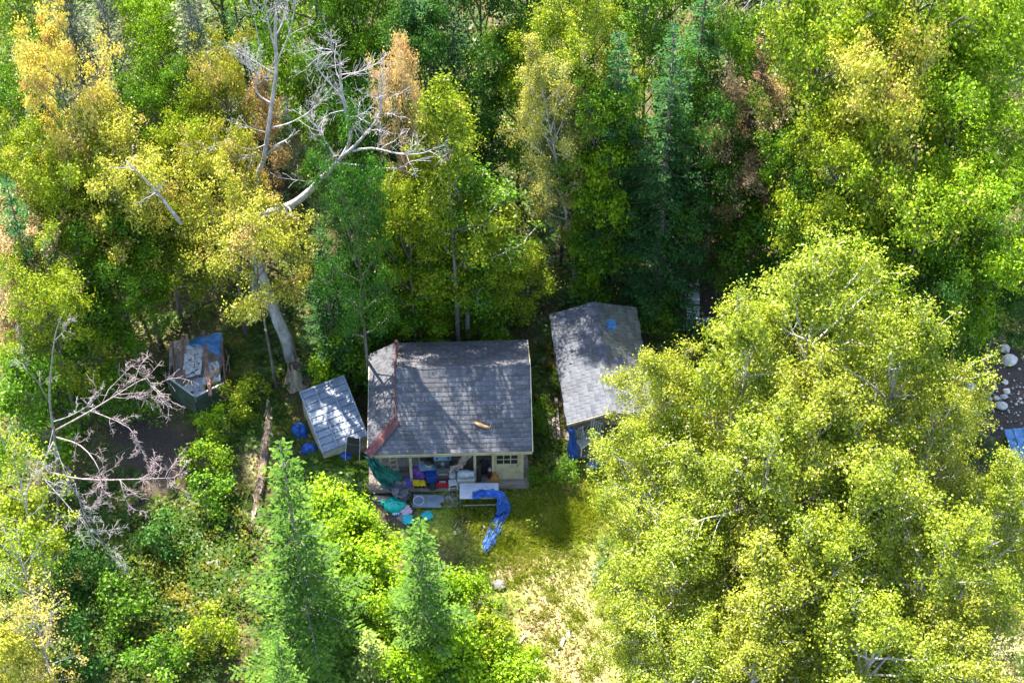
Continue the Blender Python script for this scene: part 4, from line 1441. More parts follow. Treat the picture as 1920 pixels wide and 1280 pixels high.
# boards between cabin and shed
for i, (a, c, w) in enumerate((((1019, 690), (1022, 800), .11), ((1028, 715), (1030, 800), .10), ((1036, 765), (1042, 870), .12), ((1042, 750), (1050, 850), .12), ((1030, 800), (1036, 862), .10))):
    P0, P1 = gp(*a, .08 + .02 * i), gp(*c, .06 + .02 * i)
    o = MB().beam(P0 - P1, (0, 0, 0), w, .05).build('plank', 'boards')
    o.location = P1
    tag(o, ('grey plank nearest the cabin wall in the fern gap', 'second grey plank from the cabin in the fern gap', 'lower long plank beside the shed wall', 'long pale plank closest to the shed wall', 'short plank end near the ferns before the gap')[i], 'plank')
# boardwalk behind the shed
bw = thing('boardwalk', 'stepped boardwalk of grey planks climbing behind the shed', 'boardwalk', gp(1299, 618), 0)
for k in range(10):
    p = gp(1300 - .6 * (9 - k) * .3, 618 - 8.1 * k) - bw.location
    MB().box((p.x, p.y, .10 + .025 * k), (.52 - .012 * k, .165, .05), Matrix.Rotation(rnd.uniform(-.03, .03), 3, 'Z')).build('plank', 'walkwood', bw)
for x in (-.2, .2):
    p = gp(1300, 618 - 73) - bw.location
    MB().beam((x, -.1, .045), (x, p.y + .1, .27), .06, .07).build('stringer', 'boards', bw)
heap('crumpled_tarp', 1324, 610, .34, .14, 'tarpfaded', 'faded blue tarp scrap beside the foot of the boardwalk', seed=44)
wb = thing('wooden_trough', 'weathered wooden trough with a pale front board in the dark undergrowth', 'trough', gp(1246, 528), -.25)
MB().slab([(-.28, -.18, .42), (.28, -.18, .42), (.28, -.22, .06), (-.28, -.22, .06)], .03).build('front_board', 'walkwood', wb)
MB().slab([(-.26, .7, .5), (.26, .7, .5), (.28, -.15, .42), (-.28, -.15, .42)], .03).build('top_board', 'boards', wb)
for s in (-1, 1):
    MB().beam((s * .29, -.18, .24), (s * .27, .72, .28), .03, .4).build('side_board', 'boards', wb)
MB().beam((.34, -.1, .5), (.62, 1.3, .6), .12, .05).build('lever', 'walkwood', wb)
for i, (px, py, s) in enumerate(((1263, 531, .22), (1276, 539, .26), (1287, 537, .16), (1272, 490, .16), (1306, 532, .13), (1305, 524, .13))):
    pass


def rock(px, py, r, label, seed, m='rock', sq=.8, h=.6, group=None):
    bm = bmesh.new()
    bmesh.ops.create_icosphere(bm, subdivisions=3, radius=1)
    rg_ = random.Random(seed)
    sx, sy = rg_.uniform(.85, 1.2), rg_.uniform(.7, 1.05)
    for v in bm.verts:
        d = v.co.normalized()
        k = 1 + .22 * noise.noise(d * 1.3 + Vector((seed * 3.1, 0, 0))) + .1 * noise.noise(d * 3 + Vector((0, seed, 0)))
        v.co = Vector((d.x * r * k * sx, d.y * r * k * sy, d.z * r * h * k))
    me = bpy.data.meshes.new('rock')
    bm.to_mesh(me)
    bm.free()
    me.polygons.foreach_set('use_smooth', [True] * len(me.polygons))
    o = bpy.data.objects.new('rock', me)
    me.materials.append(M[m])
    link(o)
    o.location = gp(px, py, r * h * .35)
    return tag(o, label, 'rock', group)


RK = 'rocks on the bare bank'
for i, (px, py, r, lab) in enumerate((
        (1263, 531, .20, 'flat white stone just below the wooden trough'),
        (1277, 540, .26, 'broad white stone at the head of the boardwalk'),
        (1288, 537, .16, 'smaller white stone touching the top boardwalk plank'),
        (1272, 490, .17, 'upright pale stone behind the wooden trough'),
        (1305, 528, .14, 'small warm white stone past the boardwalk head'),
        (1894, 671, .27, 'largest pale boulder at the top of the bare bank'),
        (1883, 650, .25, 'mossy boulder half under leaves above the largest one'),
        (1820, 722, .22, 'greenish rounded rock at the edge of the leaves on the bank'),
        (1822, 752, .22, 'white slanted rock at the outer edge of the bank'),
        (1878, 757, .22, 'broad flat white rock in the middle of the bank'),
        (1870, 741, .12, 'small round white rock above the broad flat one'),
        (1828, 771, .13, 'small white rock just below the slanted one'),
        (1887, 711, .11, 'small tan rock under the largest boulder'),
        (1889, 728, .14, 'tall white rock between tan rock and flat rock'),
        (1884, 738, .13, 'grey-green rock against the tall white rock'),
        (1857, 742, .09, 'little white stone beside the round one on the bank'),
        (1817, 781, .13, 'buff rock at the lowest corner of the bank by the birch'),
        (1800, 809, .16, 'grey white rock showing through the birch leaves'),
        (1917, 582, .2, 'pale boulder at the picture edge above the bank'),
        (935, 1098, .22, 'flat grey lichened rock on the dry lawn'))):
    rock(px, py, r, lab, i + 1, m='grey_stone' if px == 935 else 'rock', group=RK if px > 1790 else None)
for i, (px, py, w, l, a, lab) in enumerate(((979, 1199, .10, .36, -.6, 'white wood chip by the leafy shrub edge on dry lawn'), (1055, 1204, .12, .36, -.35, 'broad white wood slab on the dry lawn near the birch'),
                                            (1066, 1190, .06, .34, .05, 'narrow white stick of wood on the dry lawn'), (1044, 1225, .08, .3, .1, 'white split of wood below the broad slab'),
                                            (1006, 1240, .13, .26, .6, 'pinkish white bark piece at the shrub edge'), (905, 985, .05, .3, .5, 'white plank sliver on the shaded lawn'),
                                            (853, 1000, .1, .16, .2, 'white crumpled paper on bare soil before the porch'), (854, 986, .05, .22, -.5, 'thin grey stick on bare soil before the porch'))):
    o = MB().box((0, 0, .03), (w, l, .03), taper=.8).build('wood_scrap', 'white_plastic' if 'white' in lab else 'boards', bevel=.004)
    o.location = gp(px, py, .02)
    o.rotation_euler = (.05, .08, a)
    tag(o, lab, 'wood scrap')
for px, py in ((1118, 536),):
    o = MB().box((0, 0, .0), (.2, .02, .3)).build('paint_tin_lid', 'pale_blue', bevel=.004)
    o.location = gp(px, py, .2)
    o.rotation_euler = (R_(-50), 0, .4)
    tag(o, 'small pale blue card lying in the undergrowth behind the shed', 'card')
wbx = thing('wooden_box', 'small pale wooden box alone among ferns on the slope', 'box', gp(402, 1066), .15)
MB().box((0, 0, .13), (.42, .34, .26)).build('body', 'siding', wbx, bevel=.008)
for k in range(4):
    MB().box((0, -.129 + .086 * k, .275), (.44, .08, .025)).build('lid_board', 'siding', wbx)
# blue sheet at the edge of the picture
bs = thing('blue_roof_sheet', 'blue ribbed metal sheeting seen behind the birch at the picture edge', 'metal sheet', gp(1925, 850), .1)
for k in range(7):
    MB().box((-.55 + .36 * k, 0, .5), (.32, 1.6, .03)).build('sheet_panel', 'tarpfaded', bs, bevel=.005)
    MB().box((-.55 + .36 * k + .18, 0, .52), (.05, 1.6, .06)).build('rib', 'tarpfaded', bs)
for x in (-.6, 1.5):
    for y in (-.7, .7):
        MB().box((x, y, .24), (.08, .08, .5)).build('support', 'boards', bs)
# fallen log
lg = thing('fallen_log', 'rotting fallen log running down the slope to the tall spruce', 'log', gp(475, 975))
pts = [gp(*c, .17) - lg.location for c in ((503, 765), (505, 800), (499, 840), (494, 880), (489, 915), (480, 960), (474, 1000))]
b = MB().tube(pts, [.14, .18, .18, .16, .15, .14, .12], 14)
b.V = [tuple(Vector(v) * 1 + Vector((1, 1, 1)) * .05 * noise.noise(Vector(v) * 3)) for v in b.V]
lo = b.build('bark', 'log', lg, True)
for k in range(14):
    i = rnd.randrange(len(pts) - 1)
    p = pts[i].lerp(pts[i + 1], rnd.random()) + Vector((rnd.uniform(-.12, .12), 0, .17))
    MB().box(p, (.05, .32, .02), Matrix.Rotation(rnd.uniform(-.3, .3), 3, 'Z') @ Matrix.Rotation(rnd.uniform(-.3, .3), 3, 'Y')).build('splinter', 'stump', lg)

# loose scrap round the trailer
for i, (px, py, z, w, l, a_, m_, nm, lab) in enumerate((
        (372, 715, .75, .10, .9, .2, 'boards', 'loose_board', 'grey loose board across the middle of the scrap trailer'),
        (400, 702, 1.02, .08, .7, -.5, 'orange_wood', 'loose_board', 'fresh orange board end on the blotchy tin sheet'),
        (353, 728, .75, .3, .35, .5, 'white_plastic', 'white_sheet', 'small white sheet tucked behind the leaning green panel'),
        (380, 748, .66, .12, .3, 1.0, 'red_plastic', 'red_scrap', 'small red plastic scrap in the trailer point'),
        (410, 738, .70, .09, .8, .9, 'rusty', 'loose_board', 'rusty board along the shorter green trailer panel'),
        (424, 690, .5, .05, 1.2, -.1, 'boards', 'loose_board', 'long grey lath leaning outside the trailer wheel'))):
    o = MB().box((0, 0, 0), (w, l, .03)).build(nm, m_, bevel=.004)
    o.location = G(px, py, z)
    o.rotation_euler = (.06 * (i % 3 - 1), .08, a_)
    tag(o, lab, 'scrap')


# ------------------------------------------------------------------ dead trees
def PV(px, py, y):
    """point seen there on the upright plane at depth y"""
    a, b = px - 960.0, 640.0 - py
    r = Vector((a, FPX * math.cos(DEL) + b * math.sin(DEL), -FPX * math.sin(DEL) + b * math.cos(DEL)))
    return CAM + r * ((y - CAM.y) / r.y)


def smooth_path(P, k=3):
    out = []
    n = len(P)
    for i in range(n - 1):
        p0, p1, p2, p3 = P[max(0, i - 1)], P[i], P[i + 1], P[min(n - 1, i + 2)]
        for j in range(k):
            t = j / k
            out.append(.5 * ((2 * p1) + (p2 - p0) * t + (2 * p0 - 5 * p1 + 4 * p2 - p3) * t * t + (3 * p1 - p0 - 3 * p2 + p3) * t ** 3))
    out.append(P[-1])
    return out


def dead_limb(root, name, pts, rad, m, seed, depth=2, nsub=7, ratio=.4, lift=.1, wander=.25, spread=.9, sides=7, thin=.007, end=.18):
    rg = random.Random(seed)
    P = smooth_path([Vector(p) - root.location for p in pts], 3)
    mb = MB()
    dead_branching(mb, P, rad, rg, depth, nsub, ratio, spread, lift, wander, thin, sides)
    return mb.build(name, m, root, True)


yb = G(552, 694).y
da = thing('dead_leaning_tree', 'big grey dead tree bending over the maples, snapped beside its stump', 'dead tree', gp(552, 694))
trk = [PV(551, 696, yb + .3), PV(538, 640, yb + .35), PV(520, 598, yb + .5), PV(500, 543, yb + .7), PV(480, 480, yb + 1.0), PV(468, 425, yb + 1.2), PV(490, 405, yb + 1.3),
       PV(544, 385, yb + 1.2), PV(575, 363, yb + 1.1), PV(606, 332, yb + 1.0), PV(636, 302, yb + 1.0)]
P = smooth_path([p - da.location for p in trk], 4)
nP = len(P)
mb = MB().tube(P, [(.24 - .15 * i / nP) for i in range(nP)], 14)
mb.V = [tuple(Vector(v) + Vector((1, .6, .3)) * .025 * noise.noise(Vector(v) * 2.5)) for v in mb.V]
mb.build('trunk', 'greytrunk', da, True)
y1 = yb + 1.0
for i, (pts, r, ns, dp) in enumerate((
        ([(636, 302, 0), (658, 258, .2), (649, 210, .1), (638, 153, -.2), (636, 105, -.4), (614, 92, -.5)], .085, 9, 2),
        ([(645, 292, 0), (680, 258, -.3), (715, 206, -.5), (711, 136, -.4)], .075, 9, 2),
        ([(649, 286, 0), (697, 278, -.5), (750, 289, -1), (794, 287, -1.2), (822, 273, -1.2)], .06, 7, 2),
        ([(641, 306, 0), (684, 311, -.7), (746, 316, -1.2), (772, 302, -1.3), (809, 302, -1.4)], .045, 5, 1),
        ([(632, 300, 0), (614, 271, .3), (597, 241, .5), (575, 223, .6), (548, 205, .7)], .05, 9, 2),
        ([(643, 190, 0), (632, 171, .1), (601, 136, .2), (588, 114, .3), (544, 83, .3)], .04, 5, 1),
        ([(592, 340, -.2), (614, 302, -.2), (634, 290, 0)], .045, 4, 1),
        ([(540, 388, -.6), (545, 400, -.8), (520, 420, -1.0), (490, 432, -1.1)], .05, 9, 2),
        ([(500, 405, -.6), (470, 415, -.9), (445, 430, -1.0)], .05, 12, 2),
        ([(600, 335, -.2), (580, 341, -.6), (560, 338, -.9), (520, 333, -1)], .025, 4, 1))):
    dead_limb(da, 'limb', [PV(a, b, y1 + d) for a, b, d in pts], r * .85, 'deadwood', 60 + i, dp, ns + 7, .36, .15, .32, thin=.005)
# stump
sp_ = thing('broken_stump', 'splintered tree stump with a dark rotten heart beside the grey trunk', 'stump', gp(556, 715))
b = MB()
V, F = [], []
n = 26
prof = [(.52, 0), (.40, .12), (.31, .4), (.27, .75), (.26, .95)]
for j, (r, z) in enumerate(prof):
    for k in range(n):
        a = 2 * math.pi * k / n
        rr = r * (1 + .22 * (1 - j / 4) * noise.noise(Vector((math.cos(a) * 2, math.sin(a) * 2, 0))) + .05 * math.sin(a * 9))
        zz = z + (.16 * noise.noise(Vector((math.cos(a) * 3, math.sin(a) * 3, 5))) + .08 * math.sin(a * 7) if j == 4 else 0)
        V.append((rr * math.cos(a), rr * math.sin(a), zz))
for j in range(4):
    for k in range(n):
        F.append((j * n + k, j * n + (k + 1) % n, (j + 1) * n + (k + 1) % n, (j + 1) * n + k))
b.add(V, F).build('bark', 'stump', sp_, True)
MB().lathe([(.26, .7), (.22, .86), (.16, .90), (.10, .80), (.0, .78)], 20, caps=False).build('heartwood', 'stumpcore', sp_, True)
for k in range(7):
    a = k * .9
    MB().beam((.22 * math.cos(a), .22 * math.sin(a), .7), (.25 * math.cos(a), .25 * math.sin(a), 1.0 + .12 * (k % 3)), .07, .025).build('splinter', 'stump', sp_)

yb2 = G(480, 610).y
db = thing('dead_upright_tree', 'tall silver dead tree with dense upright twigs behind the yellow maples', 'dead tree', gp(478, 610))
trk = [PV(478, 610, yb2), PV(477, 540, yb2), PV(476, 440, yb2), PV(483, 332, yb2), PV(494, 302, yb2), PV(503, 245, yb2), PV(509, 201, yb2), PV(518, 131, yb2), PV(516, 57, yb2), PV(520, 0, yb2), PV(522, -60, yb2)]
P = smooth_path([p - db.location for p in trk], 3)
MB().tube(P, [.12 - .095 * i / len(P) for i in range(len(P))], 10).build('trunk', 'deadwood', db, True)
for i, (pts, r, ns) in enumerate((
        ([(498, 292, 0), (520, 272, -.3), (538, 262, -.4), (549, 251, -.4)], .06, 4),
        ([(507, 240, 0), (540, 232, -.4), (575, 214, -.6), (600, 190, -.7), (625, 160, -.7)], .04, 9),
        ([(505, 250, 0), (470, 240, -.3), (440, 225, -.4)], .025, 5),
        ([(511, 195, 0), (480, 170, .3), (488, 110, .4), (480, 50, .5), (470, -10, .5)], .04, 9),
        ([(516, 140, 0), (470, 110, .2), (430, 88, .3)], .03, 7),
        ([(514, 150, 0), (470, 130, -.3), (425, 88, -.4)], .02, 7),
        ([(517, 120, 0), (540, 70, -.2), (552, 20, -.3), (560, -30, -.3)], .035, 10),
        ([(517, 100, 0), (505, 50, -.3), (495, 0, -.4), (485, -40, -.4)], .035, 10),
        ([(516, 70, 0), (535, 30, .3), (540, -20, .4)], .03, 10),
        ([(500, 270, 0), (470, 280, -.4), (420, 270, -.6), (370, 285, -.7)], .025, 6),
        ([(494, 300, 0), (470, 290, -.5), (430, 300, -.6)], .02, 5))):
    dead_limb(db, 'limb', [PV(a, b, yb2 + d) for a, b, d in pts], r * .85, 'deadwood', 90 + i, 2, ns + 3, .38, .25, .3, thin=.005)

yb3 = G(110, 985).y
dc = thing('dead_drooping_tree', 'bare dead tree with pinkish drooping branches over the dark soil patch', 'dead tree', gp(110, 985))
trk = [PV(110, 985, yb3), PV(107, 875, yb3), PV(101, 813, yb3), PV(93, 746, yb3), PV(98, 673, yb3), PV(104, 627, yb3), PV(115, 594, yb3)]
P = smooth_path([p - dc.location for p in trk], 3)
MB().tube(P, [.055 - .045 * i / len(P) for i in range(len(P))], 9).build('trunk', 'twig', dc, True)
for i, (pts, r, ns, m_) in enumerate((
        ([(93, 757, 0), (70, 715, .2), (45, 684, .3), (34, 605, .4)], .03, 3, 'twig'),
        ([(101, 640, 0), (120, 620, .2), (128, 605, .2), (145, 588, .2)], .02, 4, 'twig'),
        ([(101, 808, 0), (163, 774, -.8), (219, 740, -1.3), (276, 709, -1.5), (284, 750, -1.8)], .055, 9, 'pinkdead'),
        ([(104, 819, 0), (152, 836, -.8), (186, 881, -1.6), (191, 943, -2.2)], .05, 9, 'pinkdead'),
        ([(95, 885, 0), (158, 898, -1), (248, 898, -1.6), (329, 895, -1.9)], .055, 12, 'pinkdead'),
        ([(100, 828, 0), (79, 886, -.6), (113, 931, -1.2), (152, 976, -1.7), (191, 1021, -2.1), (231, 1041, -2.2)], .05, 9, 'deadwood'),
        ([(170, 770, -.9), (242, 802, -1.5), (270, 853, -2)], .03, 8, 'pinkdead'),
        ([(225, 898, -1.4), (242, 948, -2), (276, 960, -2.2)], .03, 7, 'pinkdead'),
        ([(140, 905, -.9), (163, 976, -1.8), (214, 1038, -2.2)], .035, 10, 'deadwood'),
        ([(101, 800, 0), (88, 850, -.6), (75, 890, -.9)], .03, 10, 'deadwood'),
        ([(103, 830, 0), (120, 880, -.7), (150, 940, -1.4)], .03, 10, 'deadwood'),
        ([(100, 790, 0), (130, 780, .3), (165, 760, .6), (190, 735, .7)], .03, 6, 'deadwood'))):
    dead_limb(dc, 'limb', [PV(a, b, yb3 + d) for a, b, d in pts], r * .55, m_, 120 + i, 2, ns + 8, .29, -.04, .36, thin=.005)

yb4 = G(1432, 330).y
dd_ = thing('dead_snag', 'grey dead snag with hanging bare limbs among brown spruce', 'dead tree', gp(1432, 330))
P = smooth_path([PV(1432, 330, yb4) - dd_.location, PV(1432, 150, yb4) - dd_.location, PV(1434, 0, yb4) - dd_.location, PV(1436, -140, yb4) - dd_.location], 3)
MB().tube(P, [.16 - .012 * i for i in range(len(P))], 8).build('trunk', 'bark', dd_, True)
for i, pts in enumerate(([(1432, -20, 0), (1424, 40, -.8), (1425, 90, -1.2), (1430, 115, -1.3), (1417, 126, -1.3)], [(1430, -40, 0), (1390, -20, -.6), (1355, 10, -1), (1343, 40, -1.2), (1332, 85, -1.3)],
                         [(1355, 12, -1), (1330, 45, -1.2), (1300, 76, -1.3)], [(1430, -30, 0), (1400, 10, -.6), (1385, 25, -.8)], [(1436, -30, 0), (1460, 0, -.6), (1473, 28, -.9)], [(1432, 0, 0), (1445, 10, -.6), (1440, 30, -.9)])):
    dead_limb(dd_, 'limb', [PV(a, b, yb4 + d) for a, b, d in pts], .03, 'deadwood', 150 + i, 2, 6, .35, -.05, .3)
for i, (pts, lab) in enumerate((([(1565, 148, 0), (1540, 152, -.2), (1520, 140, -.3), (1500, 130, -.3)], 'short bare white branch poking from the yellowing maple at its upper edge'),
                                ([(1640, 212, .2), (1590, 222, 0), (1558, 212, -.2), (1545, 195, -.2), (1524, 185, -.3)], 'forked bare white branch below the orange-flecked maple'),
                                ([(1570, 241, 0), (1550, 222, -.2), (1520, 212, -.3)], 'hooked bare branch at the dark edge beside the yellowing maple'),
                                ([(340, 420, 0), (310, 380, .2), (275, 340, .3), (235, 300, .4)], 'fallen silver treetop slanting through the yellow maple leaves'))):
    yy = G(pts[0][0], pts[0][1] + 260).y - (0.6 if i < 3 else -.2)
    Q = [PV(a, b, yy - .9 + d) for a, b, d in pts]
    r_ = thing('bare_branch', lab, 'dead branch', Q[0])
    dead_limb(r_, 'limb', Q, .035 if i < 3 else .07, 'deadwood', 170 + i, 2, 7, .35, .02, .3)

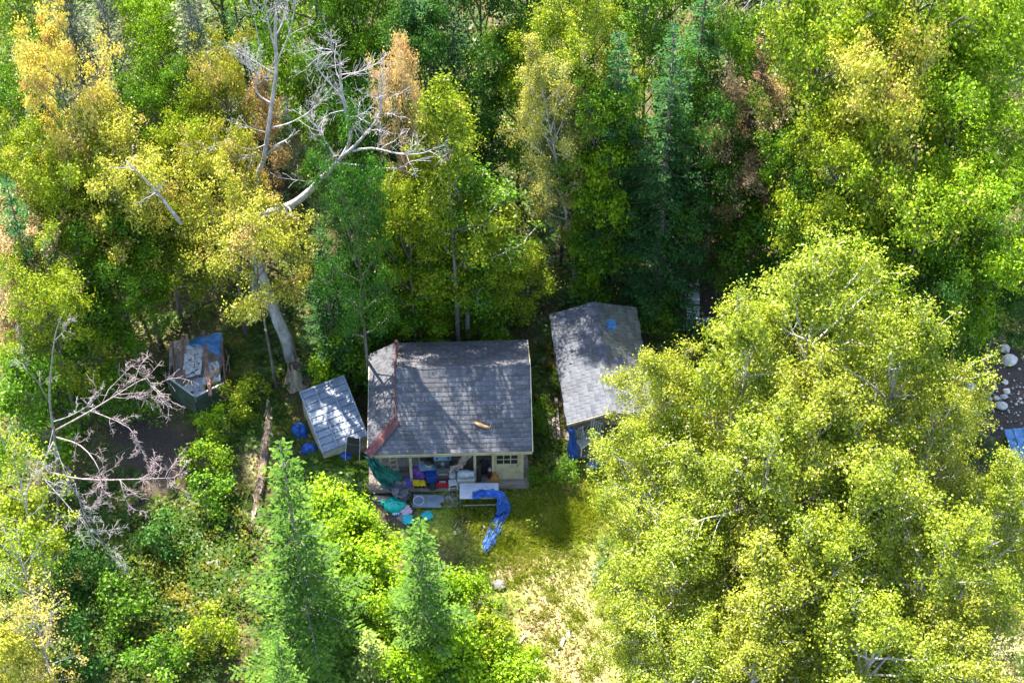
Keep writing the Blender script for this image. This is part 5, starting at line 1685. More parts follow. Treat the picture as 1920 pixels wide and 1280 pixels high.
# ------------------------------------------------------------------ living trees
T = [
    # far edge
    ('maple', 'broadleaf_tree', (15, -70), 9, 2.4, 'lime', 'bark', 'bright green tree filling the upper corner beside the orange maple'),
    ('grey', 'dying_spruce', (92, -140), 12.5, 2.0, 'greyneedle', 'twig', 'grey twiggy dying spruce directly behind the orange maple'),
    ('grey', 'dying_spruce', (180, -55), 12, 1.8, 'greyneedle', 'twig', 'thin grey dying spruce between orange maple and lime tree'),
    ('slim', 'broadleaf_tree', (238, -60), 10, 1.6, 'lime', 'bark', 'slim lime green tree among the grey dying spruces'),
    ('grey', 'dying_spruce', (335, -105), 14, 2.1, 'greyneedle', 'twig', 'tallest grey-green dying spruce left of the dark teal spruce'),
    ('spruce', 'spruce_tree', (432, -70), 11, 1.5, 'spruce', 'bark', 'dark teal spruce behind the top of the silver dead tree'),
    ('maple', 'broadleaf_tree', (575, -120), 14, 2.4, 'green', 'bark', 'leafy green tree just beyond the silver dead tree twigs'),
    ('maple', 'broadleaf_tree', (665, -70), 13, 2.1, 'green', 'bark', 'rounded mid green tree beside the dark hemlock at the top'),
    ('spruce', 'hemlock_tree', (765, -130), 15, 2.6, 'hemlock', 'bark', 'broad dark hemlock at the top between two green trees'),
    ('spruce', 'spruce_tree', (850, -40), 13, 2.0, 'spruce', 'bark', 'dark spruce in the gap before the lime ash tree'),
    ('maple', 'broadleaf_tree', (905, -150), 13, 2.3, 'deep', 'bark', 'deep green tree behind the lime ash tree'),
    ('slim', 'ash_tree', (972, 22), 10, 1.75, 'lime', 'bark', 'pointed lime green ash tree above the golden birch'),
    ('birch', 'broadleaf_tree', (1085, -70), 14, 2.2, 'olive', 'bark', 'olive yellow tree at the top right of the lime ash'),
    ('slim', 'willow_tree', (1062, 95), 11, 1.5, 'willow', 'bark', 'silvery pale-leaved tree beside the golden birch'),
    ('slim', 'broadleaf_tree', (1222, -70), 13, 1.7, 'green', 'bark', 'slender green tree rising over the dark spruces at the top'),
    ('spruce', 'spruce_tree', (1165, 50), 13, 2.2, 'spruce', 'bark', 'dark blue-green spruce next to the silvery tree'),
    ('spruce', 'spruce_tree', (1275, 40), 14, 2.3, 'spruce', 'bark', 'tall dark spruce below the slender green tree'),
    ('spruce', 'hemlock_tree', (1330, -120), 15, 2.0, 'hemlock', 'bark', 'dark hemlock behind the hanging dead limbs'),
    ('maple', 'broadleaf_tree', (1365, 60), 11, 1.7, 'green', 'bark', 'green tree under the hanging dead limbs'),
    ('spruce', 'brown_spruce', (1445, 60), 12, 1.8, 'brownneedle', 'bark', 'browning spruce with rusty needles before the big maples'),
    ('maple', 'maple_tree', (1555, -30), 14, 2.9, 'maple', 'bark', 'yellow-green maple beside the brown spruce at the top'),
    ('maple', 'maple_tree', (1735, -90), 15, 3.3, 'maple', 'bark', 'highest yellow-green maple along the top edge'),
    ('maple', 'maple_tree', (1895, -40), 14, 3.0, 'lime', 'bark', 'green maple in the top corner over the bank'),
    ('maple', 'maple_tree', (1660, 90), 14, 2.4, 'yellow', 'bark', 'golden maple flecked orange in the middle of the green maples'),
    ('maple', 'maple_tree', (1815, 140), 12, 2.8, 'lime', 'bark', 'lime maple beyond the golden orange-flecked one'),
    ('maple', 'maple_tree', (1605, 240), 12, 2.3, 'olive', 'bark', 'olive maple bordering the brown spruce shade'),
    ('maple', 'maple_tree', (1875, 320), 11, 2.6, 'lime', 'bark', 'broad lime maple at the edge above the rocks'),
    ('maple', 'maple_tree', (1740, 350), 11, 2.6, 'maple', 'bark', 'yellow-green maple right above the big birch'),
    ('maple', 'broadleaf_tree', (1790, 440), 9, 2.3, 'green', 'bark', 'shaded green tree overhanging the rocky bank'),
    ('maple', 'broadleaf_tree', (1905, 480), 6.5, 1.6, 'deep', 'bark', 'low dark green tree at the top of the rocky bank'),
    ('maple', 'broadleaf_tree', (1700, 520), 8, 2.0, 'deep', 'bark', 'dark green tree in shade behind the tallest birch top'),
    # upper left
    ('maple', 'maple_tree', (95, 72), 13, 1.7, 'orange', 'bark', 'bright orange maple before the grey dying spruces'),
    ('slim', 'maple_tree', (172, 185), 11, 1.6, 'yellow', 'bark', 'yellow maple leaning against the orange one'),
    ('maple', 'maple_tree', (225, 285), 10, 2.0, 'yellow', 'bark', 'yellow maple around the fallen silver treetop'),
    ('maple', 'maple_tree', (95, 310), 9, 1.9, 'olive', 'bark', 'olive maple below the orange maple'),
    ('spruce', 'spruce_tree', (-2, 322), 11, 1.7, 'hemlock', 'bark', 'dark pointed spruce at the picture edge above the rust maple'),
    ('maple', 'broadleaf_tree', (180, 372), 7.5, 2.2, 'green', 'bark', 'round green tree under the yellow maples'),
    ('maple', 'maple_tree', (295, 375), 6.5, 1.9, 'olive', 'bark', 'olive maple between the round green tree and grey trunk'),
    ('maple', 'maple_tree', (408, 125), 10.5, 1.35, 'yellow', 'bark', 'yellow maple left of the silver dead tree'),
    ('slim', 'maple_tree', (482, 112), 10, .8, 'rust', 'bark', 'small rust pink maple showing through the silver dead tree'),
    ('maple', 'maple_tree', (405, 275), 10, 1.6, 'yellow', 'bark', 'rusty yellow maple at the foot of the silver dead tree'),
    ('umbrella', 'maple_tree', (470, 395), 9.6, 1.95, 'yellow', 'bark', 'broad yellow maple hiding the middle of the grey trunk'),
    ('maple', 'maple_tree', (20, 430), 8, 1.9, 'rust', 'bark', 'rust red maple at the picture edge below the dark spruce'),
    ('maple', 'maple_tree', (75, 530), 8, 1.8, 'olive', 'bark', 'olive tree behind the drooping dead tree top'),
    ('sapling', 'broadleaf_tree', (40, 690), 6, 1.7, 'green', 'bark', 'low green tree behind the drooping dead branches'),
    ('maple', 'broadleaf_tree', (215, 480), 6, 1.9, 'green', 'bark', 'green tree above the scrap trailer clearing'),
    # middle
    ('umbrella', 'maple_tree', (742, 128), 12.5, 1.05, 'rust', 'bark', 'small orange maple behind the limbs of the bending dead tree'),
    ('slim', 'broadleaf_tree', (842, 150), 14, 1.7, 'olive', 'bark', 'yellow-green tree beside the small orange maple'),
    ('maple', 'broadleaf_tree', (762, 325), 9.5, 1.6, 'olive', 'bark', 'sunlit olive tree below the bending dead tree limbs'),
    ('slim', 'birch_tree', (868, 300), 9.5, 1.8, 'green', 'birchbark', 'green birch with a thin white trunk behind the cabin'),
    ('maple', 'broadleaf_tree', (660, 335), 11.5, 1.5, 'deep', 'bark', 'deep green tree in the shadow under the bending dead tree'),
    ('spruce', 'spruce_tree', (604, 425), 8, 1.5, 'spruce', 'bark', 'small dark spruce right of the grey leaning trunk'),
    ('high', 'spruce_tree', (1185, 175), 8.5, 1.7, 'spruce', 'bark', 'dark spruce between the golden birch and the boardwalk'),
    ('high', 'hemlock_tree', (1292, 190), 8.5, 1.9, 'hemlock', 'bark', 'dark hemlock standing above the boardwalk'),
    ('sapling', 'broadleaf_tree', (1122, 285), 8, 1.3, 'lime', 'bark', 'bright green young tree touching the golden birch'),
    ('maple', 'broadleaf_tree', (925, 430), 5.5, 1.5, 'olive', 'bark', 'olive understory tree below the golden birch'),
    ('sapling', 'sapling', (690, 540), 3.2, 1.2, 'green', 'bark', 'low green sapling hiding the slim trunk behind the cabin corner'),
    ('sapling', 'sapling', (790, 540), 3.2, 1.3, 'lime', 'bark', 'low lime sapling close behind the middle of the cabin roof'),
    ('sapling', 'sapling', (735, 465), 5, 1.7, 'green', 'bark', 'green sapling beside the thin white birch trunk'),
    ('sapling', 'sapling', (880, 470), 4.5, 1.7, 'green', 'bark', 'bushy green sapling directly behind the cabin roof'),
    ('sapling', 'sapling', (985, 470), 3.5, 1.3, 'olive', 'bark', 'olive sapling at the foot of the golden birch'),
    ('maple', 'broadleaf_tree', (1400, 255), 7, 1.8, 'green', 'bark', 'green tree in shade below the brown spruce'),
    ('sapling', 'sapling', (1425, 400), 5, 1.5, 'green', 'bark', 'green sapling right of the boardwalk'),
    ('sapling', 'sapling', (1480, 400), 6, 1.7, 'deep', 'bark', 'dark sapling just behind the tallest birch top'),
    ('sapling', 'sapling', (1120, 440), 4, 1.3, 'green', 'bark', 'green sapling behind the shed gable'),
    # beyond the top edge
    ('maple', 'broadleaf_tree', (385, -170), 10, 2.2, 'green', 'bark', 'green crown at the top edge behind the dark teal spruce'),
    ('maple', 'broadleaf_tree', (490, -190), 10, 2.2, 'deep', 'bark', 'deep green crown at the top edge behind the silver dead tree'),
    ('maple', 'broadleaf_tree', (720, -190), 11, 2.2, 'green', 'bark', 'green crown at the top edge beside the broad dark hemlock'),
    ('maple', 'broadleaf_tree', (985, -170), 11, 2.2, 'green', 'bark', 'green crown at the top edge behind the lime ash'),
    ('maple', 'broadleaf_tree', (1150, -190), 11, 2.2, 'deep', 'bark', 'deep green crown at the top edge beside the olive yellow tree'),
    ('maple', 'broadleaf_tree', (1260, -200), 11, 2.2, 'green', 'bark', 'green crown at the top edge over the tall dark spruce'),
    ('maple', 'broadleaf_tree', (1420, -170), 11, 2.0, 'deep', 'bark', 'deep green crown at the top edge behind the grey snag'),
    ('maple', 'broadleaf_tree', (240, -190), 8, 2.2, 'green', 'bark', 'green crown at the top edge behind the slim lime tree'),
    # fillers between the rows
    ('maple', 'broadleaf_tree', (140, -130), 8, 2.2, 'green', 'bark', 'green tree deep behind the grey dying spruces'),
    ('maple', 'broadleaf_tree', (300, 20), 10, 1.9, 'lime', 'bark', 'lime tree in front of the tallest dying spruce'),
    ('maple', 'broadleaf_tree', (290, 150), 9.5, 1.8, 'green', 'bark', 'green tree between the yellow maples near the dying spruces'),
    ('maple', 'maple_tree', (350, 210), 9.5, 1.8, 'olive', 'bark', 'olive maple left of the rusty yellow maple'),
    ('maple', 'broadleaf_tree', (20, 160), 8, 1.9, 'green', 'bark', 'green tree at the picture edge left of the orange maple'),
    ('maple', 'broadleaf_tree', (10, 260), 9, 1.8, 'olive', 'bark', 'olive tree at the picture edge above the dark pointed spruce'),
    ('maple', 'broadleaf_tree', (620, 90), 11, 1.9, 'green', 'bark', 'green tree framed by the two dead trees'),
    ('maple', 'broadleaf_tree', (690, 200), 10, 1.8, 'deep', 'bark', 'deep green tree behind the fork of the bending dead tree'),
    ('maple', 'broadleaf_tree', (800, 40), 12, 2.0, 'deep', 'bark', 'deep green tree below the broad dark hemlock'),
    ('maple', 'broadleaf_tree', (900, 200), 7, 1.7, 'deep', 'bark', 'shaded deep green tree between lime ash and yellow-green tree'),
    ('maple', 'broadleaf_tree', (1140, 180), 10, 1.7, 'green', 'bark', 'green tree tucked below the silvery one'),
    ('maple', 'broadleaf_tree', (1310, 190), 10, 1.9, 'deep', 'bark', 'deep green tree before the tall dark spruce'),
    ('maple', 'broadleaf_tree', (1420, 180), 9.5, 1.8, 'rust', 'bark', 'brown-leaved tree beside the browning spruce'),
    ('maple', 'broadleaf_tree', (1500, 240), 9, 1.8, 'green', 'bark', 'green tree between the brown-leaved tree and olive maple'),
    ('maple', 'broadleaf_tree', (1560, 370), 9, 2.0, 'green', 'bark', 'green tree just above the tallest birch top'),
    ('maple', 'broadleaf_tree', (1660, 430), 9, 2.0, 'lime', 'bark', 'lime tree behind the tallest birch shoulder'),
    ('sapling', 'sapling', (660, 480), 5, 1.4, 'deep', 'bark', 'dark sapling in the shade behind the lime bush'),
    ('sapling', 'sapling', (810, 420), 6, 1.6, 'lime', 'bark', 'yellow-lit sapling leaning on the white birch trunk'),
    ('sapling', 'sapling', (160, 560), 5, 1.7, 'green', 'bark', 'green sapling between the olive tree and trailer clearing'),
    # foreground conifers and saplings
    ('young', 'spruce_tree', (530, 828), 14, 2.7, 'sprucelit', 'bark', 'tallest bright spruce at the bottom with a bare lower trunk'),
    ('young', 'spruce_tree', (786, 968), 11, 2.4, 'sprucelit', 'bark', 'bright spruce with a brown tip reaching the foam tiles'),
    ('young', 'spruce_tree', (512, 1178), 9, 1.8, 'sprucelit', 'bark', 'small bluish spruce top at the bottom edge'),
    ('larch', 'larch_tree', (690, 1182), 6, 1.3, 'paleneedle', 'bark', 'pale yellow larch at the bottom between the spruces'),
    ('sapling', 'sapling', (640, 935), 4.5, 1.5, 'lime', 'bark', 'lime sapling beside the upper part of the tallest spruce'),
    ('sapling', 'sapling', (682, 985), 3.6, 1.2, 'lime', 'bark', 'lime sapling next to the teal lid'),
    ('sapling', 'sapling', (690, 1040), 5, 1.6, 'lime', 'bark', 'lime sapling in the middle between the two bright spruces'),
    ('sapling', 'sapling', (745, 1120), 5, 1.5, 'lime', 'bark', 'lime sapling in front of the brown-tipped spruce'),
    ('sapling', 'sapling', (640, 1120), 5, 1.4, 'green', 'bark', 'green sapling against the bare trunk of the tallest spruce'),
    ('sapling', 'sapling', (870, 1095), 4.2, 1.2, 'lime', 'bark', 'lime sapling on the lawn side of the brown-tipped spruce'),
    ('sapling', 'sapling', (915, 1165), 4.2, 1.2, 'olive', 'bark', 'yellowing sapling at the edge of the dry lawn'),
    ('sapling', 'sapling', (850, 1190), 5, 1.6, 'lime', 'bark', 'lime sapling at the bottom below the brown-tipped spruce'),
    ('sapling', 'sapling', (960, 1235), 4, 1.3, 'lime', 'bark', 'lime sapling at the bottom beside the dry lawn'),
    ('sapling', 'sapling', (770, 1240), 5, 1.5, 'lime', 'bark', 'lime sapling at the bottom next to the pale larch'),
    ('sapling', 'sapling', (600, 1010), 5, 1.4, 'lime', 'bark', 'lime sapling touching the shaded side of the tallest spruce'),
    ('sapling', 'sapling', (820, 1110), 4.5, 1.4, 'green', 'bark', 'green sapling behind the lime ones near the brown-tipped spruce'),
    # lower left
    ('sparse', 'maple_tree', (18, 860), 8, 1.5, 'olive', 'deadwood', 'thin-leaved olive maple below the drooping dead tree'),
    ('sparse', 'maple_tree', (18, 990), 7, 1.5, 'maple', 'deadwood', 'thin-leaved green-gold maple at the lower picture edge'),
    ('sparse', 'maple_tree', (50, 1130), 6, 1.3, 'orange', 'deadwood', 'sparse orange maple in the bottom corner'),
    ('sapling', 'sapling', (25, 940), 5, 1.4, 'olive', 'bark', 'olive sapling under the drooping dead tree'),
    ('sapling', 'sapling', (10, 1200), 4, 1.2, 'yellow', 'bark', 'yellow sapling in the bottom corner under the sparse maple'),
    # the birch stand
    ('birch', 'birch_tree', (1560, 468), 15, 2.9, 'birch', 'birchbark', 'tallest birch of the stand with its top against the dark trees'),
    ('birch', 'birch_tree', (1425, 572), 13.5, 2.35, 'birch', 'birchbark', 'birch of the stand with its top beside the boardwalk'),
    ('birch', 'birch_tree', (1250, 655), 11.5, 1.9, 'birchgold', 'birchbark', 'golden birch of the stand leaning over the shed roof'),
    ('birch', 'birch_tree', (1700, 580), 14, 2.6, 'birch', 'birchbark', 'birch of the stand just right of its tallest top'),
    ('birch', 'birch_tree', (1770, 705), 12.5, 2.0, 'birchgold', 'birchbark', 'birch of the stand with its top below the rocky bank'),
    ('birch', 'birch_tree', (1900, 885), 10.5, 2.0, 'birch', 'birchbark', 'birch at the picture edge covering the blue sheeting'),
    ('birch', 'birch_tree', (1222, 790), 9.5, 1.9, 'birch', 'birchbark', 'shorter birch reaching toward the shed porch'),
    ('birch', 'birch_tree', (1440, 770), 13, 2.8, 'birch', 'birchbark', 'birch in the heart of the stand with white forked stems'),
    ('birch', 'birch_tree', (1640, 840), 12.5, 2.8, 'birch', 'birchbark', 'birch in the heart of the stand toward the picture edge'),
    ('birch', 'birch_tree', (1285, 985), 10, 2.3, 'birch', 'birchbark', 'birch of the stand bordering the dry lawn'),
    ('birch', 'birch_tree', (1790, 970), 11, 2.5, 'birch', 'birchbark', 'lower birch of the stand near the picture edge'),
    ('birch', 'birch_tree', (1480, 1030), 11, 2.7, 'birchgold', 'birchbark', 'front birch at the bottom middle of the stand'),
    ('birch', 'birch_tree', (1320, 1180), 9, 2.2, 'birch', 'birchbark', 'small front birch at the bottom beside the dry lawn'),
    ('birch', 'birch_tree', (1660, 1130), 10.5, 2.7, 'birch', 'birchbark', 'front birch at the bottom of the stand past its middle'),
]
T += [
    ('birch', 'birch_tree', (1330, 850), 11, 2.3, 'birch', 'birchbark', 'birch of the stand between shed side and its heart'),
    ('birch', 'birch_tree', (1550, 690), 13.5, 2.6, 'birchgold', 'birchbark', 'golden birch right below the tallest top of the stand'),
    ('birch', 'birch_tree', (1560, 960), 11.5, 2.5, 'birch', 'birchbark', 'birch low in the middle of the stand'),
    ('birch', 'birch_tree', (1830, 1150), 9.5, 2.4, 'birchgold', 'birchbark', 'golden birch in the bottom corner of the stand'),
    ('birch', 'birch_tree', (1420, 1190), 9.5, 2.3, 'birchgold', 'birchbark', 'golden birch at the bottom edge of the stand'),
    ('birch', 'birch_tree', (1205, 1075), 8, 1.5, 'birch', 'birchbark', 'small outer birch leaning over the dry lawn'),
]
for row in T:
    k, nm, tip, H, R, leaf, bark, lab = row
    tree(k, nm, tip, H, R, leaf, bark, lab, group='birches of the stand' if nm == 'birch_tree' and tip[0] > 1150 else None)
gb = tree('birch', 'birch_tree', None, 12.3, 1.6, 'palebirch', 'birchbark', 'golden birch with a leaning white trunk behind the shed', base=(1080, 532), lean=(.0, -.125))
# bushes close to the buildings
for px, py, H, R, leaf, lab in ((630, 655, 1.9, .95, 'lime', 'bright lime bush beside the broken stump'), (603, 700, 1.3, .7, 'lime', 'small lime bush behind the tin shelter'),
                                (660, 690, 1.5, .8, 'green', 'green bush between the tin shelter and the cabin roof'), (1012, 775, 1.3, .45, 'green', 'narrow green bush in the gap beside the cabin'),
                                (455, 740, 1.2, .8, 'olive', 'olive bush between the scrap trailer and the log'), (400, 790, 1.1, .7, 'lime', 'lime bush at the point of the scrap trailer'),
                                (385, 850, 1.3, .9, 'lime', 'bushy lime plant at the edge of the dark soil'), (395, 920, 1.2, .9, 'green', 'green bush on the slope beside the dark soil'),
                                (255, 745, 1.4, 1.0, 'green', 'green bush behind the dark soil patch'), (300, 1000, 1.2, .9, 'deep', 'dark bush below the dark soil patch'),
                                (150, 1060, 1.5, 1.1, 'deep', 'dark leafy bush under the drooping dead branches'), (230, 1130, 1.4, 1.0, 'green', 'green bush low on the fern slope'),
                                (390, 1180, 1.2, .9, 'olive', 'olive bush low on the slope beside the tallest spruce'), (140, 1210, 1.3, 1.1, 'deep', 'dark bush near the bottom corner'),
                                (300, 1230, 1.2, 1.0, 'green', 'green bush at the bottom of the fern slope'), (1000, 890, .6, .35, 'green', 'small green weed clump at the deck corner'),
                                (1060, 880, .8, .55, 'green', 'green leafy clump at the front of the plank gap'), (1230, 580, 1.0, .8, 'green', 'green leafy clump behind the shed back corner'),
                                (940, 590, 1.4, 1.0, 'green', 'green bush right behind the cabin ridge'), (800, 590, 1.5, 1.1, 'olive', 'olive bush behind the cabin roof corner'),
                                (700, 600, 1.5, 1.0, 'green', 'green bush behind the side slope of the cabin'), (1360, 480, 1.6, 1.1, 'deep', 'dark bush past the head of the boardwalk'),
                                (1440, 520, 1.8, 1.2, 'deep', 'dark bush between boardwalk and tallest birch'), (1765, 640, 1.6, 1.0, 'green', 'green bush at the upper edge of the rocky bank'),
                                (1835, 655, 1.0, .6, 'deep', 'dark bush overhanging rocks on the bank')):
    tree('bush', 'bush', (px, py), H, R, leaf, 'bark', lab, 'bush')

# ------------------------------------------------------------------ undergrowth
cabq, shedq = Matrix.Rotation(-CY, 3, 'Z'), Matrix.Rotation(-SY, 3, 'Z')
TRQ = [gp(366, 700), gp(366, 740)]


def blocked(x, y, pad=.0):
    a = cabq @ Vector((x - A_.x, y - A_.y, 0))
    if -.15 - pad < a.x < CW + pad - .1 and -.1 - pad < a.y < DEP + .1:
        return True
    s = shedq @ Vector((x - S0.x, y - S0.y, 0))
    if -.0 - pad < s.x < 2 * SW and -.25 - pad < s.y < SL:
        return True
    t_ = Vector((x, y, 0)) - tin.location
    if -.2 < t_.x < 1.9 and -.1 < t_.y < 3.1 - .3 * t_.x:
        return True
    if any((Vector((x, y, 0)) - q_).length < .85 for q_ in TRQ):
        return True
    if -5.6 < x < -.3 and -9.6 < y < -7 and pad > .05:
        return True
    if (x - wb.location.x - .3) ** 2 + (y - wb.location.y) ** 2 < .8:
        return True
    if abs(x - bw.location.x) < .4 and -.3 < y - bw.location.y < 2.2:
        return True
    return False


rg = random.Random(77)
XR, YR = (-24, 24), (-17, 22)


def spots(n, lawn_k, soil_k, dry_k, patch=0.0, pad=.1, o=0):
    out = []
    while len(out) < n:
        x, y = rg.uniform(*XR), rg.uniform(*YR)
        if abs(x) > 17.6 + (y + 15) * .18:
            continue
        if blocked(x, y, pad):
            continue
        k = 1.0
        for msk, f_, oo in ((LAWN_SPOTS, lawn_k, 3), (SOIL_SPOTS, soil_k, 0), (DRY_SPOTS, dry_k, 6)):
            v = spotmask(msk, x, y, oo)
            k *= 1 + (f_ - 1) * v
        if patch and wob(x, y, .35, o) < patch:
            k *= .12
        if rg.random() < k:
            out.append((x, y))
    return out


# leafy ground plants
C, N, S, tone = [], [], [], []
lowleft = [(gp(300, 1050).x + rg.gauss(0, 1.8), gp(300, 1080).y + rg.gauss(0, 2.2)) for _ in range(700)]
lowleft = [q_ for q_ in lowleft if spotmask(SOIL_SPOTS, q_[0], q_[1], 0) < .3]
for x, y in spots(4200, .03, .02, .05, -.05, .15, 9) + lowleft:
    z = gh(x, y)
    h, w, tn = rg.uniform(.15, .75), rg.uniform(.18, .42), rg.random()
    for _ in range(rg.randrange(12, 26)):
        C.append((x + rg.gauss(0, w * .6), y + rg.gauss(0, w * .6), z + h * rg.uniform(.25, 1)))
        N.append((rg.gauss(0, .5), rg.gauss(0, .5), 1))
        S.append(rg.uniform(.07, .17))
        tone.append(min(1, .55 * tn + .45 * rg.random()))
V, Q = leaf_arrays(np.array(C), np.array(N), np.array(S))
o = bpy.data.objects.new('undergrowth', npmesh('undergrowth', V, Q, np.array(tone)))
o.data.materials.append(M['groundleaf'])
tag(link(o), 'leafy green undergrowth covering the forest floor', 'undergrowth', kind='stuff')
# ferns
C, N, T_, S, tone = [], [], [], [], []
fs = spots(1100, .0, .05, .0, .0, .2, 30)
for ctr, n_, r_ in ((gp(640, 872), 14, .4), (gp(600, 880), 10, .4), (gp(160, 1000), 40, 1.8), (gp(330, 1080), 70, 2.2), (gp(250, 1180), 60, 2.4), (gp(470, 800), 40, 1.3), (gp(1060, 860), 8, .5), (gp(1240, 590), 16, .9), (gp(880, 600), 50, 2.4), (gp(640, 900), 45, 1.1),
                    (gp(460, 680), 30, 1.2), (gp(620, 620), 30, 1.4), (gp(1030, 720), 12, .45)):
    for _ in range(n_):
        x, y = ctr.x + rg.gauss(0, r_ * .5), ctr.y + rg.gauss(0, r_ * .5)
        if not blocked(x, y, .1):
            fs.append((x, y))
for x, y in fs:
    z = gh(x, y)
    nf, L0, tn = rg.randrange(6, 9), rg.uniform(.45, .85), rg.random()
    a0 = rg.random() * 6
    for f in range(nf):
        a = a0 + f * 6.283 / nf + rg.uniform(-.25, .25)
        hd = Vector((math.cos(a), math.sin(a), 0))
        sd_ = Vector((-math.sin(a), math.cos(a), 0))
        L = L0 * rg.uniform(.8, 1.1)
        for k in range(9):
            s = .15 + .85 * k / 8
            p = Vector((x, y, z + .05)) + hd * (L * s * .85) + Vector((0, 0, L * (.95 * s - .75 * s * s)))
            w = L * .30 * math.sin(math.pi * min(1, .12 + .88 * (1 - s) ** .8)) + .02
            for e in (-1, 1):
                d = sd_ * e + hd * .35 + Vector((0, 0, -.15))
                C.append(p + d * w * .5)
                N.append(Vector((hd.x * .3 + rg.gauss(0, .15), hd.y * .3 + rg.gauss(0, .15), 1)))
                T_.append(d)
                S.append(w * 1.05)
                tone.append(min(1, .6 * tn + .3 * rg.random() + .1 * s))
V, Q = leaf_arrays(np.array(C), np.array(N), np.array(S), aspect=.38, fold=-.1, T=np.array(T_))
o = bpy.data.objects.new('ferns', npmesh('ferns', V, Q, np.array(tone)))
o.data.materials.append(M['fern'])
tag(link(o), 'green and yellowing ferns spread over the forest floor', 'ferns', kind='stuff')
# grass
P_ = spots(9000, 1.0, .1, .25, .1, .02, 50)
for ctr, n_, r_ in ((gp(1000, 960), 3500, 1.7), (gp(1080, 950), 2500, 1.5), (gp(1010, 1060), 900, 1.7), (gp(960, 1010), 700, 1.2), (gp(900, 960), 800, 1.0), (gp(1890, 1040), 900, 1.2), (gp(330, 1120), 1200, 2.0), (gp(1070, 1190), 600, 1.6)):
    for _ in range(n_):
        x, y = ctr.x + rg.gauss(0, r_ * .6), ctr.y + rg.gauss(0, r_ * .6)
        if not blocked(x, y, .0):
            P_.append((x, y))
for _ in range(90):
    c_ = rg.choice(DRY_SPOTS[:4] + LAWN_SPOTS[:5])
    cx, cy = c_[0].x + rg.gauss(0, c_[1] * .6), c_[0].y + rg.gauss(0, c_[1] * .6)
    if not blocked(cx, cy, .1):
        P_ += [(cx + rg.gauss(0, .10), cy + rg.gauss(0, .10)) for _ in range(rg.randrange(10, 34))]
V, F, tone = [], [], []
for x, y in P_:
    z = gh(x, y) - .01
    tn = .5 + .5 * wob(x, y, .8, 70)
    for _ in range(3):
        a, h, w = rg.random() * 6.28, rg.uniform(.07, .26), rg.uniform(.006, .013)
        bx, by = x + rg.gauss(0, .05), y + rg.gauss(0, .05)
        dx, dy = math.cos(a), math.sin(a)
        l = h * rg.uniform(.25, .9)
        k = len(V)
        V += [(bx - dy * w, by + dx * w, z), (bx + dy * w, by - dx * w, z), (bx + dx * l * .6 + dy * w * .7, by + dy * l * .6 - dx * w * .7, z + h * .75), (bx + dx * l, by + dy * l, z + h * .85)]
        F.append((k, k + 1, k + 2, k + 3))
        tone.append(min(1, max(0, tn * .6 + .4 * rg.random())))
o = bpy.data.objects.new('grass', npmesh('grass', np.array(V), np.array(F), np.array(tone)))
o.data.materials.append(M['grass'])
tag(link(o), 'short uneven grass of the lawn and clearings', 'grass', kind='stuff')
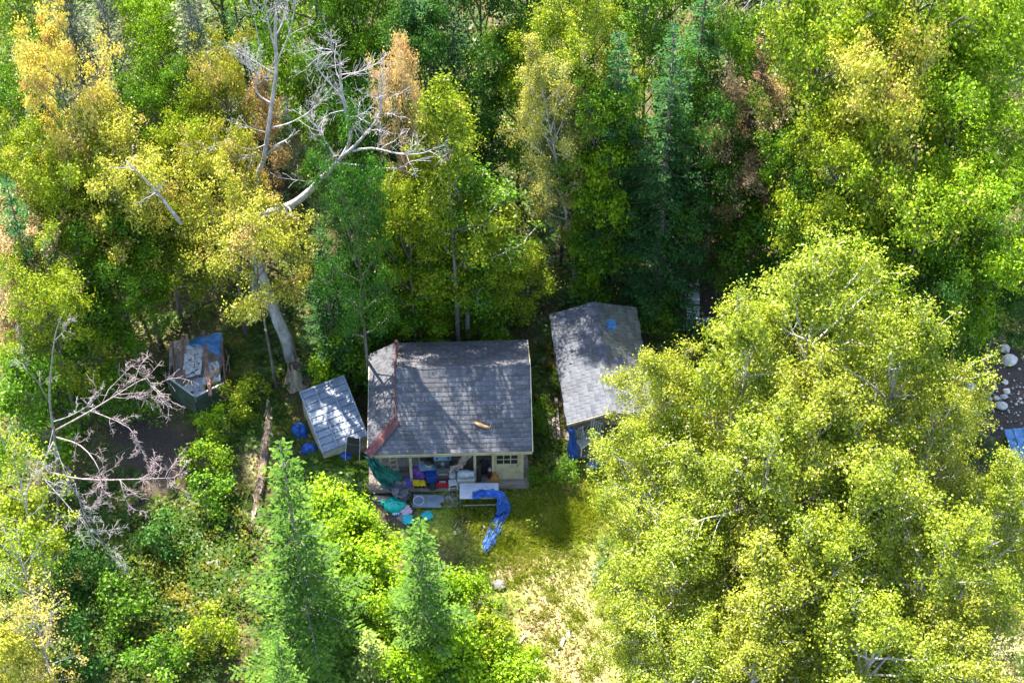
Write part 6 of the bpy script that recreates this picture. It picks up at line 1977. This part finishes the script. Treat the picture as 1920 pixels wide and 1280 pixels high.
# dead leaf litter, also on the roofs' surroundings
pl = spots(9000, .8, .6, 1.0, 0, -.0, 0)
for _ in range(2600):
    c_ = rg.choice(DRY_SPOTS)
    x, y = c_[0].x + rg.gauss(0, c_[1] * .5), c_[0].y + rg.gauss(0, c_[1] * .5)
    if not blocked(x, y):
        pl.append((x, y))
C = np.array([(x, y, gh(x, y) + rg.uniform(.0, .03)) for x, y in pl])
N = nrg.normal(size=(len(C), 3)) * .35 + np.array([0, 0, 1])
V, Q = leaf_arrays(C, N, .05 + .09 * nrg.random(len(C)))
o = bpy.data.objects.new('leaf_litter', npmesh('leaf_litter', V, Q, nrg.random(len(C)) ** 1.3))
o.data.materials.append(M['litter'])
tag(link(o), 'scattered dead leaves and wood chips on the ground', 'leaf litter', kind='stuff')
rl = []
for _ in range(420):
    x, y = rg.uniform(HX + .1, CW - .05), rg.uniform(.05, CD * 2 - .1)
    if wob(x, y, .9, 80) < -.1 and rg.random() < .7:
        continue
    rl.append((x, y, CE + PS * min(y, DEP - y) + .035))
C = np.array([tuple(Matrix.Rotation(CY, 3, 'Z') @ Vector(p) + Vector((A_.x, A_.y, 0))) for p in rl])
N = nrg.normal(size=(len(C), 3)) * .3 + np.array([0, 0, 1])
V, Q = leaf_arrays(C, N, .02 + .05 * nrg.random(len(C)) ** 2)
o = bpy.data.objects.new('roof_litter', npmesh('roof_litter', V, Q, nrg.random(len(C))))
o.data.materials.append(M['litter'])
tag(link(o), 'dead leaves and needles fallen on the cabin roof', 'leaf litter', kind='stuff')
# pebbles on the bank
gv = MB()
for ctr, n_, r_ in ((gp(1880, 735), 150, 1.6), (gp(1905, 935), 60, .9), (gp(900, 980), 25, .8), (gp(1060, 905), 25, .5)):
    for _ in range(n_):
        x, y = ctr.x + rg.gauss(0, r_ * .6), ctr.y + rg.gauss(0, r_ * .5)
        s = rg.uniform(.015, .07) * (1 if rg.random() < .8 else 1.4)
        gv.lathe([(s * .5, -s * .2), (s * .9, s * .1), (s * .6, s * .5)], 6, Matrix.Translation((x, y, gh(x, y))) @ Matrix.Rotation(rg.random() * 6, 4, 'Z') @ Matrix.Diagonal((1, rg.uniform(.6, 1), 1, 1)))
tag(gv.build('pebbles', 'rock'), 'small pale pebbles scattered on the bare bank', 'pebbles', kind='stuff')
# fallen twigs on the forest floor
tw = MB()
for x, y in spots(420, .5, 1, .7, 0, .05, 0):
    z = gh(x, y) + .03
    a, L = rg.random() * 6.28, rg.uniform(.3, 1.1)
    d = Vector((math.cos(a), math.sin(a), rg.uniform(-.02, .12)))
    tw.tube(curve_limb(Vector((x, y, z)), d, L, rg, 3, 0, .2), [.016, .013, .009, .005], 3, cap=False)
tag(tw.build('fallen_twigs', 'twig'), 'fallen grey twigs littering the forest floor', 'twigs', kind='stuff')
